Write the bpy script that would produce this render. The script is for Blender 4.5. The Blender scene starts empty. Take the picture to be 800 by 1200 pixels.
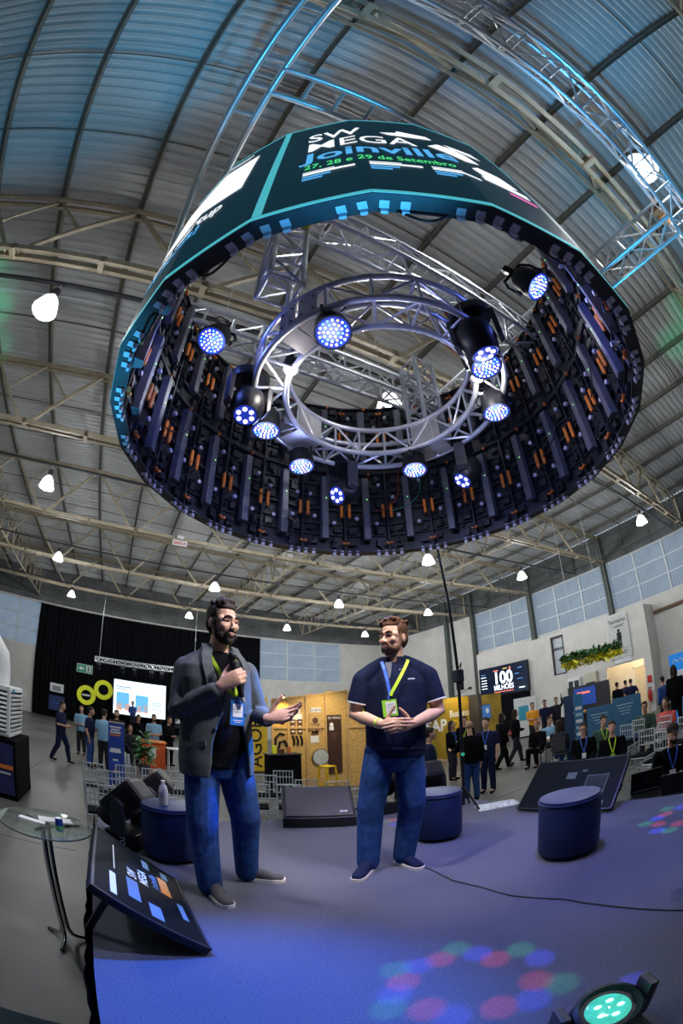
import bpy, bmesh, math, random
from math import sin, cos, pi, radians, sqrt, atan2
from mathutils import Vector, Matrix
random.seed(7)
SC = bpy.context.scene
COL = SC.collection

# ------------------------------------------------------------------ camera
# metres; the hall is axis aligned, hall floor z = 0, stage deck z = 1, camera held up at the stage corner
cam = bpy.data.cameras.new('camera')
CAM = bpy.data.objects.new('camera', cam)
COL.objects.link(CAM)
SC.camera = CAM
_R = Vector((0.8725726, -0.487699, -0.02769012))
_U = Vector((-0.19770777, -0.40442998, 0.89294346))
_F = Vector((0.44668635, 0.77368345, 0.4493164))
_m = Matrix((_R, _U, -_F)).transposed().to_4x4()
_m.translation = (0, 0, 2.14)
CAM.matrix_world = _m
cam.type = 'PANO'
cam.panorama_type = 'FISHEYE_EQUISOLID'
cam.sensor_width = 36
cam.sensor_height = 24
cam.fisheye_lens = 15.178
cam.fisheye_fov = 3.4
cam.clip_end = 300

# ------------------------------------------------------------------ world, exposure
W = bpy.data.worlds.new('world')
SC.world = W
W.use_nodes = True
_bg = W.node_tree.nodes['Background']
_bg.inputs[0].default_value = (0.56, 0.70, 0.90, 1)
_bg.inputs[1].default_value = 1.0
SC.view_settings.view_transform = 'Standard'
SC.view_settings.look = 'None'
SC.view_settings.gamma = 1
SC.view_settings.use_curve_mapping = False
SC.view_settings.exposure = 0.0

# ------------------------------------------------------------------ materials
MATS = {}
def mat(name, col, rough=.55, metal=0., var=.12, scale=9., bump=0., emit=None, es=0., spec=None, trans=0., alpha=None, coat=0., stretch=None):
    if name in MATS: return MATS[name]
    m = bpy.data.materials.new(name); m.use_nodes = True
    nt = m.node_tree; b = nt.nodes['Principled BSDF']
    b.inputs['Roughness'].default_value = rough
    b.inputs['Metallic'].default_value = metal
    if spec is not None: b.inputs['Specular IOR Level'].default_value = spec
    if trans: b.inputs['Transmission Weight'].default_value = trans
    if coat: b.inputs['Coat Weight'].default_value = coat
    tc = nt.nodes.new('ShaderNodeTexCoord')
    src = tc.outputs['Object']
    if stretch:
        mp = nt.nodes.new('ShaderNodeMapping'); mp.inputs['Scale'].default_value = stretch
        nt.links.new(src, mp.inputs[0]); src = mp.outputs[0]
    nz = nt.nodes.new('ShaderNodeTexNoise'); nz.inputs['Scale'].default_value = scale; nz.inputs['Detail'].default_value = 4
    nt.links.new(src, nz.inputs['Vector'])
    rp = nt.nodes.new('ShaderNodeValToRGB')
    c0 = [max(0, c * (1 - var)) for c in col]; c1 = [min(1, c * (1 + var)) for c in col]
    rp.color_ramp.elements[0].position = .3; rp.color_ramp.elements[1].position = .7
    rp.color_ramp.elements[0].color = (*c0, 1); rp.color_ramp.elements[1].color = (*c1, 1)
    nt.links.new(nz.outputs[0], rp.inputs[0]); nt.links.new(rp.outputs[0], b.inputs['Base Color'])
    if bump:
        bp = nt.nodes.new('ShaderNodeBump'); bp.inputs['Strength'].default_value = bump; bp.inputs['Distance'].default_value = .01
        nt.links.new(nz.outputs[0], bp.inputs['Height']); nt.links.new(bp.outputs[0], b.inputs['Normal'])
    if emit:
        b.inputs['Emission Color'].default_value = (*emit, 1); b.inputs['Emission Strength'].default_value = es
    MATS[name] = m
    return m

def emat(name, col, es):
    return mat(name, col, .6, var=.02, emit=col, es=es)

# ------------------------------------------------------------------ mesh builder
def rotm(rx=0, ry=0, rz=0):
    return Matrix.Rotation(rz, 3, 'Z') @ Matrix.Rotation(ry, 3, 'Y') @ Matrix.Rotation(rx, 3, 'X')

def frame_to(d):
    d = Vector(d).normalized()
    up = Vector((0, 0, 1)) if abs(d.z) < .95 else Vector((1, 0, 0))
    x = up.cross(d).normalized(); y = d.cross(x)
    return x, y

class MB:
    def __init__(s): s.v = []; s.f = []
    def add(s, vs, fs):
        o = len(s.v); s.v += [tuple(v) for v in vs]; s.f += [tuple(i + o for i in f) for f in fs]; return s
    def box(s, c, d, R=None):
        c = Vector(c); h = Vector(d) / 2
        vs = [Vector((x * h.x, y * h.y, z * h.z)) for x in (-1, 1) for y in (-1, 1) for z in (-1, 1)]
        if R is not None: vs = [R @ v for v in vs]
        return s.add([c + v for v in vs], [(0, 1, 3, 2), (4, 6, 7, 5), (0, 4, 5, 1), (2, 3, 7, 6), (0, 2, 6, 4), (1, 5, 7, 3)])
    def span(s, a, b):
        a = Vector(a); b = Vector(b); return s.box((a + b) / 2, [abs(x) for x in (b - a)])
    def bar(s, p, q, w, h=None):                       # rectangular bar between two points
        p = Vector(p); q = Vector(q); h = h or w; x, y = frame_to(q - p)
        vs = [e + x * a * w / 2 + y * b * h / 2 for e in (p, q) for a, b in ((-1, -1), (1, -1), (1, 1), (-1, 1))]
        return s.add(vs, [(3, 2, 1, 0), (4, 5, 6, 7), (0, 1, 5, 4), (1, 2, 6, 5), (2, 3, 7, 6), (3, 0, 4, 7)])
    def tube(s, p, q, r, n=8, r1=None):
        return s.path([p, q], [r, r if r1 is None else r1], n)
    def path(s, pts, r, n=8, closed=False):
        pts = [Vector(p) for p in pts]; N = len(pts)
        rr = r if isinstance(r, (list, tuple)) else [r] * N
        vs = []; x = None
        for i, p in enumerate(pts):
            if closed: d = pts[(i + 1) % N] - pts[i - 1]
            else: d = pts[min(i + 1, N - 1)] - pts[max(i - 1, 0)]
            d.normalize()
            if x is None: x, y = frame_to(d)
            else:
                x = (x - d * x.dot(d)); x.normalize(); y = d.cross(x)
            for k in range(n):
                a = 2 * pi * k / n; vs.append(p + (x * cos(a) + y * sin(a)) * rr[i])
        fs = []
        for i in range(N if closed else N - 1):
            j = (i + 1) % N
            for k in range(n):
                l = (k + 1) % n; fs.append((i * n + k, i * n + l, j * n + l, j * n + k))
        if not closed: fs += [tuple(range(n - 1, -1, -1)), tuple((N - 1) * n + k for k in range(n))]
        return s.add(vs, fs)
    def lathe(s, prof, c=(0, 0, 0), n=20, R=None, squash=1., open_ends=False):
        c = Vector(c); vs = []
        for r, z in prof:
            for k in range(n):
                a = 2 * pi * k / n; v = Vector((r * cos(a), r * sin(a) * squash, z)); vs.append(c + (R @ v if R is not None else v))
        N = len(prof); fs = []
        for i in range(N - 1):
            for k in range(n):
                l = (k + 1) % n; fs.append((i * n + k, i * n + l, (i + 1) * n + l, (i + 1) * n + k))
        if prof[0][0] > 1e-6 and not open_ends: fs.append(tuple(range(n - 1, -1, -1)))
        if prof[-1][0] > 1e-6 and not open_ends: fs.append(tuple((N - 1) * n + k for k in range(n)))
        return s.add(vs, fs)
    def ell(s, c, r, n=14, m=8, R=None):
        c = Vector(c); vs = [Vector((0, 0, -r[2]))]
        for i in range(1, m):
            t = -pi / 2 + pi * i / m
            for k in range(n):
                a = 2 * pi * k / n; vs.append(Vector((r[0] * cos(t) * cos(a), r[1] * cos(t) * sin(a), r[2] * sin(t))))
        vs.append(Vector((0, 0, r[2]))); L = len(vs) - 1
        if R is not None: vs = [R @ v for v in vs]
        fs = [(0, 1 + (k + 1) % n, 1 + k) for k in range(n)]
        for i in range(m - 2):
            for k in range(n):
                l = (k + 1) % n; a = 1 + i * n; fs.append((a + k, a + l, a + n + l, a + n + k))
        a = 1 + (m - 2) * n; fs += [(a + k, a + (k + 1) % n, L) for k in range(n)]
        return s.add([c + v for v in vs], fs)
    def cap(s, pts, rad, n=12):                        # rounded tapered limb: a tube with round ends
        pts = [Vector(p) for p in pts]; rad = list(rad)
        P = []; Rr = []
        d0 = (pts[0] - pts[1]).normalized(); d1 = (pts[-1] - pts[-2]).normalized()
        for t in (.98, .8, .45): P.append(pts[0] + d0 * rad[0] * t); Rr.append(rad[0] * sqrt(1 - t * t))
        P += pts; Rr += rad
        for t in (.45, .8, .98): P.append(pts[-1] + d1 * rad[-1] * t); Rr.append(rad[-1] * sqrt(1 - t * t))
        return s.path(P, Rr, n)
    def loft(s, secs, n=20):                           # secs: (centre, half width x, half depth y[, R]) closed at both ends
        vs = []
        for sec in secs:
            c = Vector(sec[0]); R = sec[3] if len(sec) > 3 else None
            for k in range(n):
                a = 2 * pi * k / n; v = Vector((sec[1] * cos(a), sec[2] * sin(a), 0)); vs.append(c + (R @ v if R is not None else v))
        N = len(secs); fs = []
        for i in range(N - 1):
            for k in range(n):
                l = (k + 1) % n; fs.append((i * n + k, i * n + l, (i + 1) * n + l, (i + 1) * n + k))
        fs += [tuple(range(n - 1, -1, -1)), tuple((N - 1) * n + k for k in range(n))]
        return s.add(vs, fs)
    def prism(s, poly, y0, y1, R=None, c=(0, 0, 0)):   # polygon in xz extruded along y
        c = Vector(c); n = len(poly)
        vs = [Vector((x, y, z)) for y in (y0, y1) for x, z in poly]
        if R is not None: vs = [R @ v for v in vs]
        fs = [tuple(range(n)), tuple(range(2 * n - 1, n - 1, -1))] + [(k, k + n, (k + 1) % n + n, (k + 1) % n) for k in range(n)]
        return s.add([c + v for v in vs], fs)
    def mesh(s, name, smooth=False, bevel=0, recalc=True):
        me = bpy.data.meshes.new(name); me.from_pydata(s.v, [], s.f); 
        if recalc or bevel:
            bm = bmesh.new(); bm.from_mesh(me)
            if bevel: bmesh.ops.bevel(bm, geom=bm.edges[:], offset=bevel, segments=2, affect='EDGES', profile=.6)
            bmesh.ops.recalc_face_normals(bm, faces=bm.faces[:]); bm.to_mesh(me); bm.free()
        if smooth:
            me.shade_smooth(); me.set_sharp_from_angle(angle=radians(42))
        return me
    def build(s, name, m, parent=None, smooth=False, bevel=0, loc=None, R=None, label=None):
        return obj(name, s.mesh(name, smooth, bevel), m, parent, loc, R, label)

def obj(name, me, m=None, parent=None, loc=None, R=None, label=None):
    if m is not None and not me.materials: me.materials.append(m)
    o = bpy.data.objects.new(name, me); COL.objects.link(o)
    if parent: o.parent = parent
    if loc is not None: o.location = loc
    if R is not None: o.rotation_euler = R
    if label: o['label'] = label
    return o

def tag(o, label, cat, group=None):
    o['label'] = label; o['category'] = cat
    if group: o['group'] = group
    return o
def struct(o): o['kind'] = 'structure'; return o
def thing(name, label, cat, loc=(0, 0, 0), rz=0, group=None):
    o = bpy.data.objects.new(name, None); COL.objects.link(o); o.empty_display_size = .1
    o.location = loc; o.rotation_euler = (0, 0, rz)
    return tag(o, label, cat, group)
def copy_tree(o, parent=None):
    c = o.copy(); COL.objects.link(c); c.parent = parent
    for ch in list(o.children): copy_tree(ch, c)
    return c
def dup(o, loc, rz=0, label=None, group=None):
    c = copy_tree(o); c.location = loc; c.rotation_euler = (0, 0, rz)
    if label: c['label'] = label
    if group: c['group'] = group
    return c

FUSE = []
def fuse(name, mb, m, parent=None, voxel=.01, it=4, label=None):   # one continuous surface grown from overlapping closed forms
    o = mb.build(name, m, parent, label=label)
    r = o.modifiers.new('r', 'REMESH'); r.mode = 'VOXEL'; r.voxel_size = voxel; r.use_smooth_shade = True
    if it:
        q = o.modifiers.new('s', 'SMOOTH'); q.factor = .5; q.iterations = it
    FUSE.append(o)
    return o
def finish_fuse():
    dg = bpy.context.evaluated_depsgraph_get(); dg.update()
    for o in FUSE:
        me = bpy.data.meshes.new_from_object(o.evaluated_get(dg)); old = o.data
        if not me.materials and old.materials: me.materials.append(old.materials[0])
        me.shade_smooth()
        o.modifiers.clear(); o.data = me
    FUSE.clear()

TXT = {}
def text_mesh(s, size=1., bold=0., align='LEFT', ext=0.):
    k = (s, size, bold, align, ext)
    if k in TXT: return TXT[k].copy()
    cu = bpy.data.curves.new('t', 'FONT'); cu.body = s; cu.size = size; cu.offset = bold * size; cu.align_x = align; cu.extrude = ext; cu.resolution_u = 3
    o = bpy.data.objects.new('t', cu); COL.objects.link(o)
    dg = bpy.context.evaluated_depsgraph_get()
    me = bpy.data.meshes.new_from_object(o.evaluated_get(dg)); bpy.data.objects.remove(o)
    me.materials.clear()
    TXT[k] = me
    return me.copy()
def text(s, size, m, parent, loc, R, bold=.0, align='CENTER', name='lettering', sx=1., label=None):
    me = text_mesh(s, size, bold, align)
    if sx != 1.:
        for v in me.vertices: v.co.x *= sx
    return obj(name, me, m, parent, loc, R, label)

def spot(name, loc, target, power, col, angle, blend=.6, size=.04, parent=None):
    l = bpy.data.lights.new(name, 'SPOT'); l.energy = power; l.color = col; l.spot_size = radians(angle); l.spot_blend = blend; l.shadow_soft_size = size
    o = bpy.data.objects.new(name, l); COL.objects.link(o)
    d = Vector(target) - Vector(loc); o.location = loc; o.rotation_euler = d.to_track_quat('-Z', 'Y').to_euler()
    return o
# ================================================================== materials shared by many
M_conc = mat('hall_concrete', (.125, .122, .112), .42, var=.35, scale=.45, spec=.4)
M_white = mat('wall_paint', (.62, .61, .58), .85, var=.08, scale=1.5)
M_grey = mat('upper_wall_grey', (.11, .115, .12), .85, var=.3, scale=1.2)
M_beige = mat('truss_paint', (.40, .345, .245), .55, var=.18, scale=4)
M_col = mat('column_paint', (.10, .12, .11), .6, var=.15)
M_roof = mat('roof_sheet', (.70, .72, .73), .42, metal=.15, var=.12, scale=.6)
M_purl = mat('purlin_paint', (.17, .16, .135), .6)
M_blk = mat('black_plastic', (.009, .010, .013), .42, spec=.3, var=.2)
M_blk2 = mat('dark_grey_plastic', (.035, .037, .045), .4, var=.2)
M_rub = mat('rubber', (.01, .01, .01), .7)
M_alu = mat('aluminium', (.72, .74, .77), .33, metal=.6, var=.08)
M_chrome = mat('chrome', (.7, .72, .74), .12, metal=1, var=.03)
M_wht = mat('white_plastic', (.72, .74, .75), .45, var=.04)
M_org = mat('orange_plastic', (.75, .20, .035), .45, var=.06)
M_skin = mat('skin', (.56, .34, .25), .62, spec=.3, var=.08, scale=25)
M_skin2 = mat('skin_tan', (.42, .25, .17), .62, spec=.3, var=.08, scale=25)
M_hair = mat('dark_hair', (.022, .015, .012), .75, spec=.25, var=.3, scale=60, bump=.4)
M_hairb = mat('brown_hair', (.085, .036, .018), .75, spec=.25, var=.35, scale=60, bump=.4)
M_navy = mat('navy_cloth', (.010, .015, .045), .9, spec=.1, var=.2, scale=30)
M_black = mat('black_cloth', (.004, .0045, .006), .95, spec=.06, var=.2, scale=30)
M_jean = mat('denim', (.020, .055, .18), .9, spec=.12, var=.28, scale=22, bump=.15)

# ------------------------------------------------------------------ hall shell
XW, YW = 20.4, 29.6
struct(MB().span((-16, -14, -.2), (21, 30.2, 0)).build('floor', M_conc))
def zr(x): return 9.98 - .027 * abs(x + 2)

wb = MB()
wb.span((-16, YW, 0), (20.65, YW + .25, 4.48)); wb.prism([(-16, 7.52), (20.65, 7.52), (20.65, zr(20.65)), (-2, zr(-2)), (-16, zr(-16))], YW, YW + .25)
wb.span((-5.9, YW, 4.48), (9.9, YW + .25, 7.52)); wb.span((16.6, YW, 4.48), (20.65, YW + .25, 7.52))
o = struct(wb.build('wall_back', M_white))
g = MB().prism([(-16, 7.62), (20.38, 7.62), (20.38, zr(20.4)), (-2, zr(-2)), (-16, zr(-16))], YW - .03, YW).build('upper_cladding', M_grey, o)
for z in (8.1, 8.75): MB().span((-16, YW - .1, z - .04), (20.3, YW - .03, z + .04)).build('girt', M_col, o)
wr = MB()
wr.span((XW, -14, 0), (XW + .25, YW, 5.25)); wr.span((XW, -14, 7.72), (XW + .25, YW, 9.36)); wr.span((XW, 18.9, 5.25), (XW + .25, YW, 7.72))
o = struct(wr.build('wall_right', M_white))
MB().span((XW - .03, -14, 7.75), (XW, YW - .1, 9.33)).build('upper_cladding', M_grey, o)
for z in (8.15, 8.65, 9.1): MB().span((XW - .1, -14, z - .035), (XW - .03, YW - .2, z + .035)).build('girt', M_col, o)
for k in range(24): MB().span((XW - .09, -10 + 1.6 * k, 7.75), (XW - .03, -9.94 + 1.6 * k, 9.3)).build('girt', M_col, o)
struct(MB().span((XW - .14, -14, 4.42), (XW, 6.7, 4.56)).build('trim_1', mat('rust_ledge', (.16, .09, .055), .8)))

struct(MB().span((-13.3, -9.6, 0), (-13.05, 29.9, 9.75)).build('wall_left', M_grey))
struct(MB().span((-13.3, -9.8, 0), (20.65, -9.55, 9.98)).build('wall_front', M_grey))
# translucent profiled window bands: panes, mullions, rails
def pane_mat():
    m = bpy.data.materials.new('translucent_pane'); m.use_nodes = True; nt = m.node_tree; nt.nodes.clear()
    o = nt.nodes.new('ShaderNodeOutputMaterial'); mx = nt.nodes.new('ShaderNodeMixShader'); mx.inputs[0].default_value = .45
    t = nt.nodes.new('ShaderNodeBsdfTranslucent'); d = nt.nodes.new('ShaderNodeBsdfDiffuse')
    nz = nt.nodes.new('ShaderNodeTexNoise'); nz.inputs['Scale'].default_value = .7; tc = nt.nodes.new('ShaderNodeTexCoord'); nt.links.new(tc.outputs['Object'], nz.inputs['Vector'])
    rp = nt.nodes.new('ShaderNodeValToRGB'); rp.color_ramp.elements[0].color = (.30, .35, .39, 1); rp.color_ramp.elements[1].color = (.56, .61, .64, 1)
    nt.links.new(nz.outputs[0], rp.inputs[0]); nt.links.new(rp.outputs[0], t.inputs[0]); nt.links.new(rp.outputs[0], d.inputs[0])
    nt.links.new(t.outputs[0], mx.inputs[1]); nt.links.new(d.outputs[0], mx.inputs[2]); nt.links.new(mx.outputs[0], o.inputs[0]); return m
M_pane = pane_mat()
M_mull = mat('window_mullion', (.62, .66, .68), .6)
def wave_pane(w, h, pitch=.16, amp=.025):               # upright ribs
    mb = MB(); n = max(2, round(w / pitch)); prof = []
    for k in range(n):
        x = w * k / n; d = w / n
        prof += [(x, 0), (x + d * .32, 0), (x + d * .45, amp), (x + d * .87, amp)]
    prof.append((w, 0)); vs = [(x, y, z) for z in (0, h) for x, y in prof]; L = len(prof)
    return mb.add(vs, [(i, i + 1, L + i + 1, L + i) for i in range(L - 1)]).mesh('pane')
def window(n, p0, dirx, length, z0, z1, bay):
    """p0 start point, dirx unit direction of the band"""
    rz = atan2(dirx[1], dirx[0]); nb = max(1, round(length / bay)); b = length / nb; rows = 3; h = (z1 - z0) / rows
    root = MB(); d = Vector((*dirx, 0)); p = Vector((*p0, 0))
    for k in range(nb + 1): root.bar(p + d * b * k + Vector((0, 0, z0)), p + d * b * k + Vector((0, 0, z1)), .09, .09)
    for r in range(rows + 1): root.bar(p + Vector((0, 0, z0 + h * r)), p + d * length + Vector((0, 0, z0 + h * r)), .07, .07)
    w = struct(root.build('window_%d' % n, M_mull))
    me = wave_pane(b - .06, h - .04); me.materials.append(M_pane)
    for k in range(nb):
        for r in range(rows):
            q = p + d * (b * k + .03); obj('pane', me, None, w, (q.x, q.y, z0 + h * r + .02), (0, 0, rz))
window(1, (-12.9, YW + .1), (1, 0), 7.0, 4.48, 7.52, 1.6)
window(2, (9.9, YW + .1), (1, 0), 6.7, 4.48, 7.52, 2.2)
window(3, (XW + .1, 18.9), (0, -1), 4.7, 5.25, 7.72, 1.6)
window(4, (XW + .1, 14.2), (0, -1), 5.2, 5.25, 7.72, 1.75)
window(5, (XW + .1, 9.0), (0, -1), 5.2, 5.25, 7.72, 1.75)
window(6, (XW + .1, 3.8), (0, -1), 10.4, 5.25, 7.72, 2.1)

# ------------------------------------------------------------------ roof: ceiling > roof_sheet, purlin, tie_rod
X0, X1, Y0, Y1 = -13.0, 20.5, -9.3, 29.7
SL, SWD = 5.6, 2.0
ceil = MB()
for x in (-2.0,): ceil.span((x - .15, Y0, zr(x) + .1), (x + .15, Y1, zr(x) + .13))
ceil = struct(ceil.build('ceiling', M_roof))
def roof_sheet():
    mb = MB(); prof = []; n = 10; d = SWD / n
    for k in range(n):
        y = d * k; prof += [(y, 0), (y + d * .45, 0), (y + d * .57, .04), (y + d * .88, .04)]
    prof.append((SWD, 0)); vs = [(x, y, z) for x in (0, SL + .04) for y, z in prof]; L = len(prof)
    mb.add(vs, [(i, i + 1, L + i + 1, L + i) for i in range(L - 1)]); return mb.mesh('roof_sheet')
rs = roof_sheet(); rs.materials.append(M_roof)
xs = [-2 + SL * k for k in range(4)]; xl = [-2 - SL * k for k in (1, 2)]
for x in xs + xl:
    sl = math.atan(.027) * (1 if x >= -2.01 else -1)
    for j in range(int((Y1 - Y0) / SWD) + 1):
        obj('roof_sheet', rs, None, ceil, (x, Y0 + SWD * j, zr(x) + random.uniform(0, .008)), (0, sl, 0))
PURL = [-12.3 + 1.75 * k for k in range(19)]
TY = [-6.1, -.9, 4.07, 9.0, 14.2, 19.4, 24.4]
pm = MB().span((-.035, Y0, -.16), (.035, Y1, -.02)).span((-.06, Y0, -.16), (.035, Y1, -.15)).mesh('purlin'); pm.materials.append(M_purl)
for x in PURL: obj('purlin', pm, None, ceil, (x, 0, zr(x)))
for a, b in zip(TY, TY[1:] + [29.6]):
    for t in (1 / 3, 2 / 3):
        y = a + (b - a) * t; MB().bar((-12.5, y, zr(-12.5) - .13), (-2, y, zr(-2) - .13), .03).bar((-2, y, zr(-2) - .13), (20.3, y, zr(20.3) - .13), .03).build('tie_rod', M_purl, ceil)

# ------------------------------------------------------------------ roof trusses
ZC = 7.84
BAT = MB().box((0, 0, 0), (.1, .25, .16)).mesh('batten_plate'); BAT.materials.append(M_beige)
ordinal = ['behind the camera', 'passing over the near edge of the stage', 'first beyond the stage', 'second beyond the stage', 'third beyond the stage', 'fourth beyond the stage', 'last before the black curtain wall']
for i, y in enumerate(TY):
    t = thing('roof_truss', 'beige steel lattice roof truss, ' + ordinal[i], 'roof truss', (0, y, 0), 0, 'beige roof trusses')
    lo = MB(); up = MB()
    for s in (-.09, .09):
        lo.bar((-12.8, s, ZC), (20.3, s, ZC), .07, .12)
        up.bar((-12.8, s, zr(-12.8) - .22), (-2, s, zr(-2) - .22), .07, .1).bar((-2, s, zr(-2) - .22), (20.3, s, zr(20.3) - .22), .07, .1)
    lo.build('lower_chord', M_beige, t); up.build('upper_chord', M_beige, t)
    for k in range(-7, 12): obj('batten_plate', BAT, None, t, (1.75 * k, 0, ZC))
    for k, x in enumerate(PURL[:-1]):
        zu = zr(x) - .22
        if k % 2 == 0:
            for s in (-1, 1):
                xe = x + s * 1.75 * .93
                if xe < 20.2 and xe > -12.8: MB().bar((x + s * .08, 0, zu), (xe, 0, ZC), .075, .075).build('brace', M_beige, t)
        else:
            MB().bar((x - .05, 0, zu), (x - .92, 0, (zu + ZC) / 2), .05, .05).build('strut', M_beige, t)
            MB().bar((x + .05, 0, zu), (x + .92, 0, (zu + ZC) / 2), .05, .05).build('strut', M_beige, t)
    MB().bar((20.25, 0, ZC), (20.25, 0, zr(20.25) - .2), .09, .09).build('end_post', M_beige, t)
# lattice girders running lengthwise between the trusses, far bays
for i, x in enumerate((-6.2, 6.4, 13.0)):
    t = thing('lattice_girder', ['beige lattice girder running lengthwise above the black curtain, left', 'beige lattice girder running lengthwise above the projection screen', 'beige lattice girder running lengthwise above the timber booth'][i], 'girder', (x, 0, 0), 0, 'lengthwise roof girders')
    MB().bar((0, 9.2, ZC + .1), (0, 29.5, ZC + .1), .07).build('lower_chord', M_beige, t)
    for j in range(3, 7):
        a = TY[j]; b = TY[j + 1] if j < 6 else 29.5
        n = 4
        for q in range(n):
            ya = a + (b - a) * q / n; yb = a + (b - a) * (q + .5) / n; yc = a + (b - a) * (q + 1) / n
            MB().bar((0, ya + .1, zr(x) - .25), (0, yb, ZC + .1), .05).build('brace', M_beige, t); MB().bar((0, yb, ZC + .1), (0, yc - .1, zr(x) - .25), .05).build('brace', M_beige, t)

# columns of the right wall
for i, (y, nm) in enumerate(((9.0, 'dark steel column on the right wall above the restroom block'), (14.1, 'dark steel column on the right wall beside the big lit display'), (18.8, 'dark steel column at the far end of the window band'), (21.3, 'slim dark steel column near the back right corner'))):
    c = MB().span((XW - .3, y - .02, 0), (XW, y + .02, 9.2)).span((XW - .3, y - .12, 0), (XW - .28, y + .12, 9.2)).span((XW - .02, y - .12, 0), (XW, y + .12, 9.2))
    if i < 2: c = MB().span((XW - .3, y - .02, 4.92), (XW, y + .02, 9.2)).span((XW - .3, y - .12, 4.92), (XW - .28, y + .12, 9.2)).span((XW - .02, y - .12, 4.92), (XW, y + .12, 9.2))
    tag(c.build('steel_column', M_col), nm, 'column', 'columns of the right wall')

# ------------------------------------------------------------------ restroom block
XB = 19.0
b = MB()
yA, yB, zt = 6.75, 17.6, 4.9
def front(y0, y1, z0, z1): b.span((XB, y0, z0), (XB + .18, y1, z1))
front(yA, 7.15, 0, zt); front(7.15, 9.2, 2.5, zt); front(9.2, 11.5, 0, zt); front(11.5, 12.2, 0, 2.8); front(11.5, 12.2, 4.72, zt); front(12.2, yB, 0, zt)
b.span((XB + .18, yA, 0), (XW, yA + .16, zt)); b.span((XB + .18, yB - .16, 0), (XW, yB, zt)); b.span((XB + .18, yA + .16, zt - .15), (XW, yB - .16, zt))
struct(b.build('wall_side', M_white))
d = struct(MB().span((XW - .06, 7.35, 0), (XW - .005, 8.25, 2.15)).build('door_1', mat('cream_door', (.62, .55, .42), .6)))
MB().ell((XW - .09, 8.15, 1.0), (.03, .05, .02)).build('door_handle', M_alu, d)
MB().span((XW - .07, 7.27, 0), (XW - .01, 7.35, 2.22)).span((XW - .07, 8.25, 0), (XW - .01, 8.33, 2.22)).span((XW - .07, 7.27, 2.15), (XW - .01, 8.33, 2.22)).build('door_frame', M_wht, d)
w = struct(MB().span((XB - .02, 11.46, 2.76), (XB + .12, 11.52, 4.76)).span((XB - .02, 12.18, 2.76), (XB + .12, 12.24, 4.76)).span((XB - .02, 11.46, 2.76), (XB + .12, 12.24, 2.82)).span((XB - .02, 11.46, 4.70), (XB + .12, 12.24, 4.76)).span((XB, 11.5, 4.1), (XB + .08, 12.2, 4.14)).build('window_7', M_blk2))
MB().span((XB + .14, 11.52, 2.8), (XB + .16, 12.18, 4.7)).build('pane', mat('opening_pane', (.5, .55, .6), .2), w)
l = bpy.data.lights.new('corridor_lamp', 'AREA'); l.energy = 170; l.color = (1, .76, .46); l.size = .9; lo = bpy.data.objects.new('corridor_lamp', l); COL.objects.link(lo); lo.location = (19.75, 8.2, 4.6)
# ================================================================== high-bay lamps
M_bulb = emat('lamp_glow', (1, .98, .94), 14)
def bell_mat():                                           # prismatic acrylic: half clear, half glowing white
    m = bpy.data.materials.new('lamp_bell'); m.use_nodes = True; nt = m.node_tree; b = nt.nodes['Principled BSDF']; o = nt.nodes['Material Output']
    b.inputs['Base Color'].default_value = (.8, .82, .85, 1); b.inputs['Emission Color'].default_value = (1, .98, .95, 1); b.inputs['Emission Strength'].default_value = 1.3
    t = nt.nodes.new('ShaderNodeBsdfTransparent'); x = nt.nodes.new('ShaderNodeMixShader'); x.inputs[0].default_value = .72
    nt.links.new(b.outputs[0], x.inputs[1]); nt.links.new(t.outputs[0], x.inputs[2]); nt.links.new(x.outputs[0], o.inputs[0]); return m
M_bell = bell_mat()
def highbay():
    t = thing('high_bay_lamp', 'x', 'lamp')
    MB().lathe([(.045, .30), (.09, .27), (.16, .18), (.21, .05), (.235, -.06), (.225, -.06), (.20, .04), (.15, .16), (.08, .25), (.0, .26)], n=24).build('reflector', M_bell, t, smooth=True)
    MB().lathe([(.0, -.045), (.12, -.04), (.19, -.02), (.205, .0), (.0, .02)], n=24).build('diffuser', M_bulb, t, smooth=True)
    MB().lathe([(.05, .29), (.075, .31), (.075, .46), (.03, .49), (.0, .49)], n=14).build('driver_housing', M_blk2, t, smooth=True)
    MB().tube((0, 0, .48), (0, 0, .70), .012, 6).build('hook', M_alu, t)
    return t
LX = [-3.15, 3.73, 9.7, 15.2]; LY = [-1.44, 4.63, 10.78, 17.32, 23.75]
rowname = ['over the near edge of the stage', 'in the first row beyond the stage', 'in the second row beyond the stage', 'in the third row beyond the stage', 'in the far row']
colname = ['leftmost of its row', 'second from the left', 'third from the left', 'rightmost of its row']
proto = highbay(); first = True
for j, y in enumerate(LY):
    for i, x in enumerate(LX):
        if j == 0 and i != 1: lit_only = True
        else: lit_only = False
        xx = -2.45 if (i == 0 and j == 1) else (-2.8 if (i == 0 and j == 2) else x)
        lab = 'glowing high-bay lamp %s, %s' % (rowname[j], colname[i])
        if j == 0 and i != 1: continue
        if first: o = proto; o.location = (xx, y, 7.2); o['label'] = lab; o['group'] = 'high-bay hall lamps'; first = False
        else: o = dup(proto, (xx, y, 7.2), 0, lab, 'high-bay hall lamps')
        l = bpy.data.lights.new('high_bay_light', 'POINT'); l.energy = 370; l.color = (.96, .98, 1); l.shadow_soft_size = .12
        q = bpy.data.objects.new('high_bay_light', l); COL.objects.link(q); q.location = (xx, y, 7.12)
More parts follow.
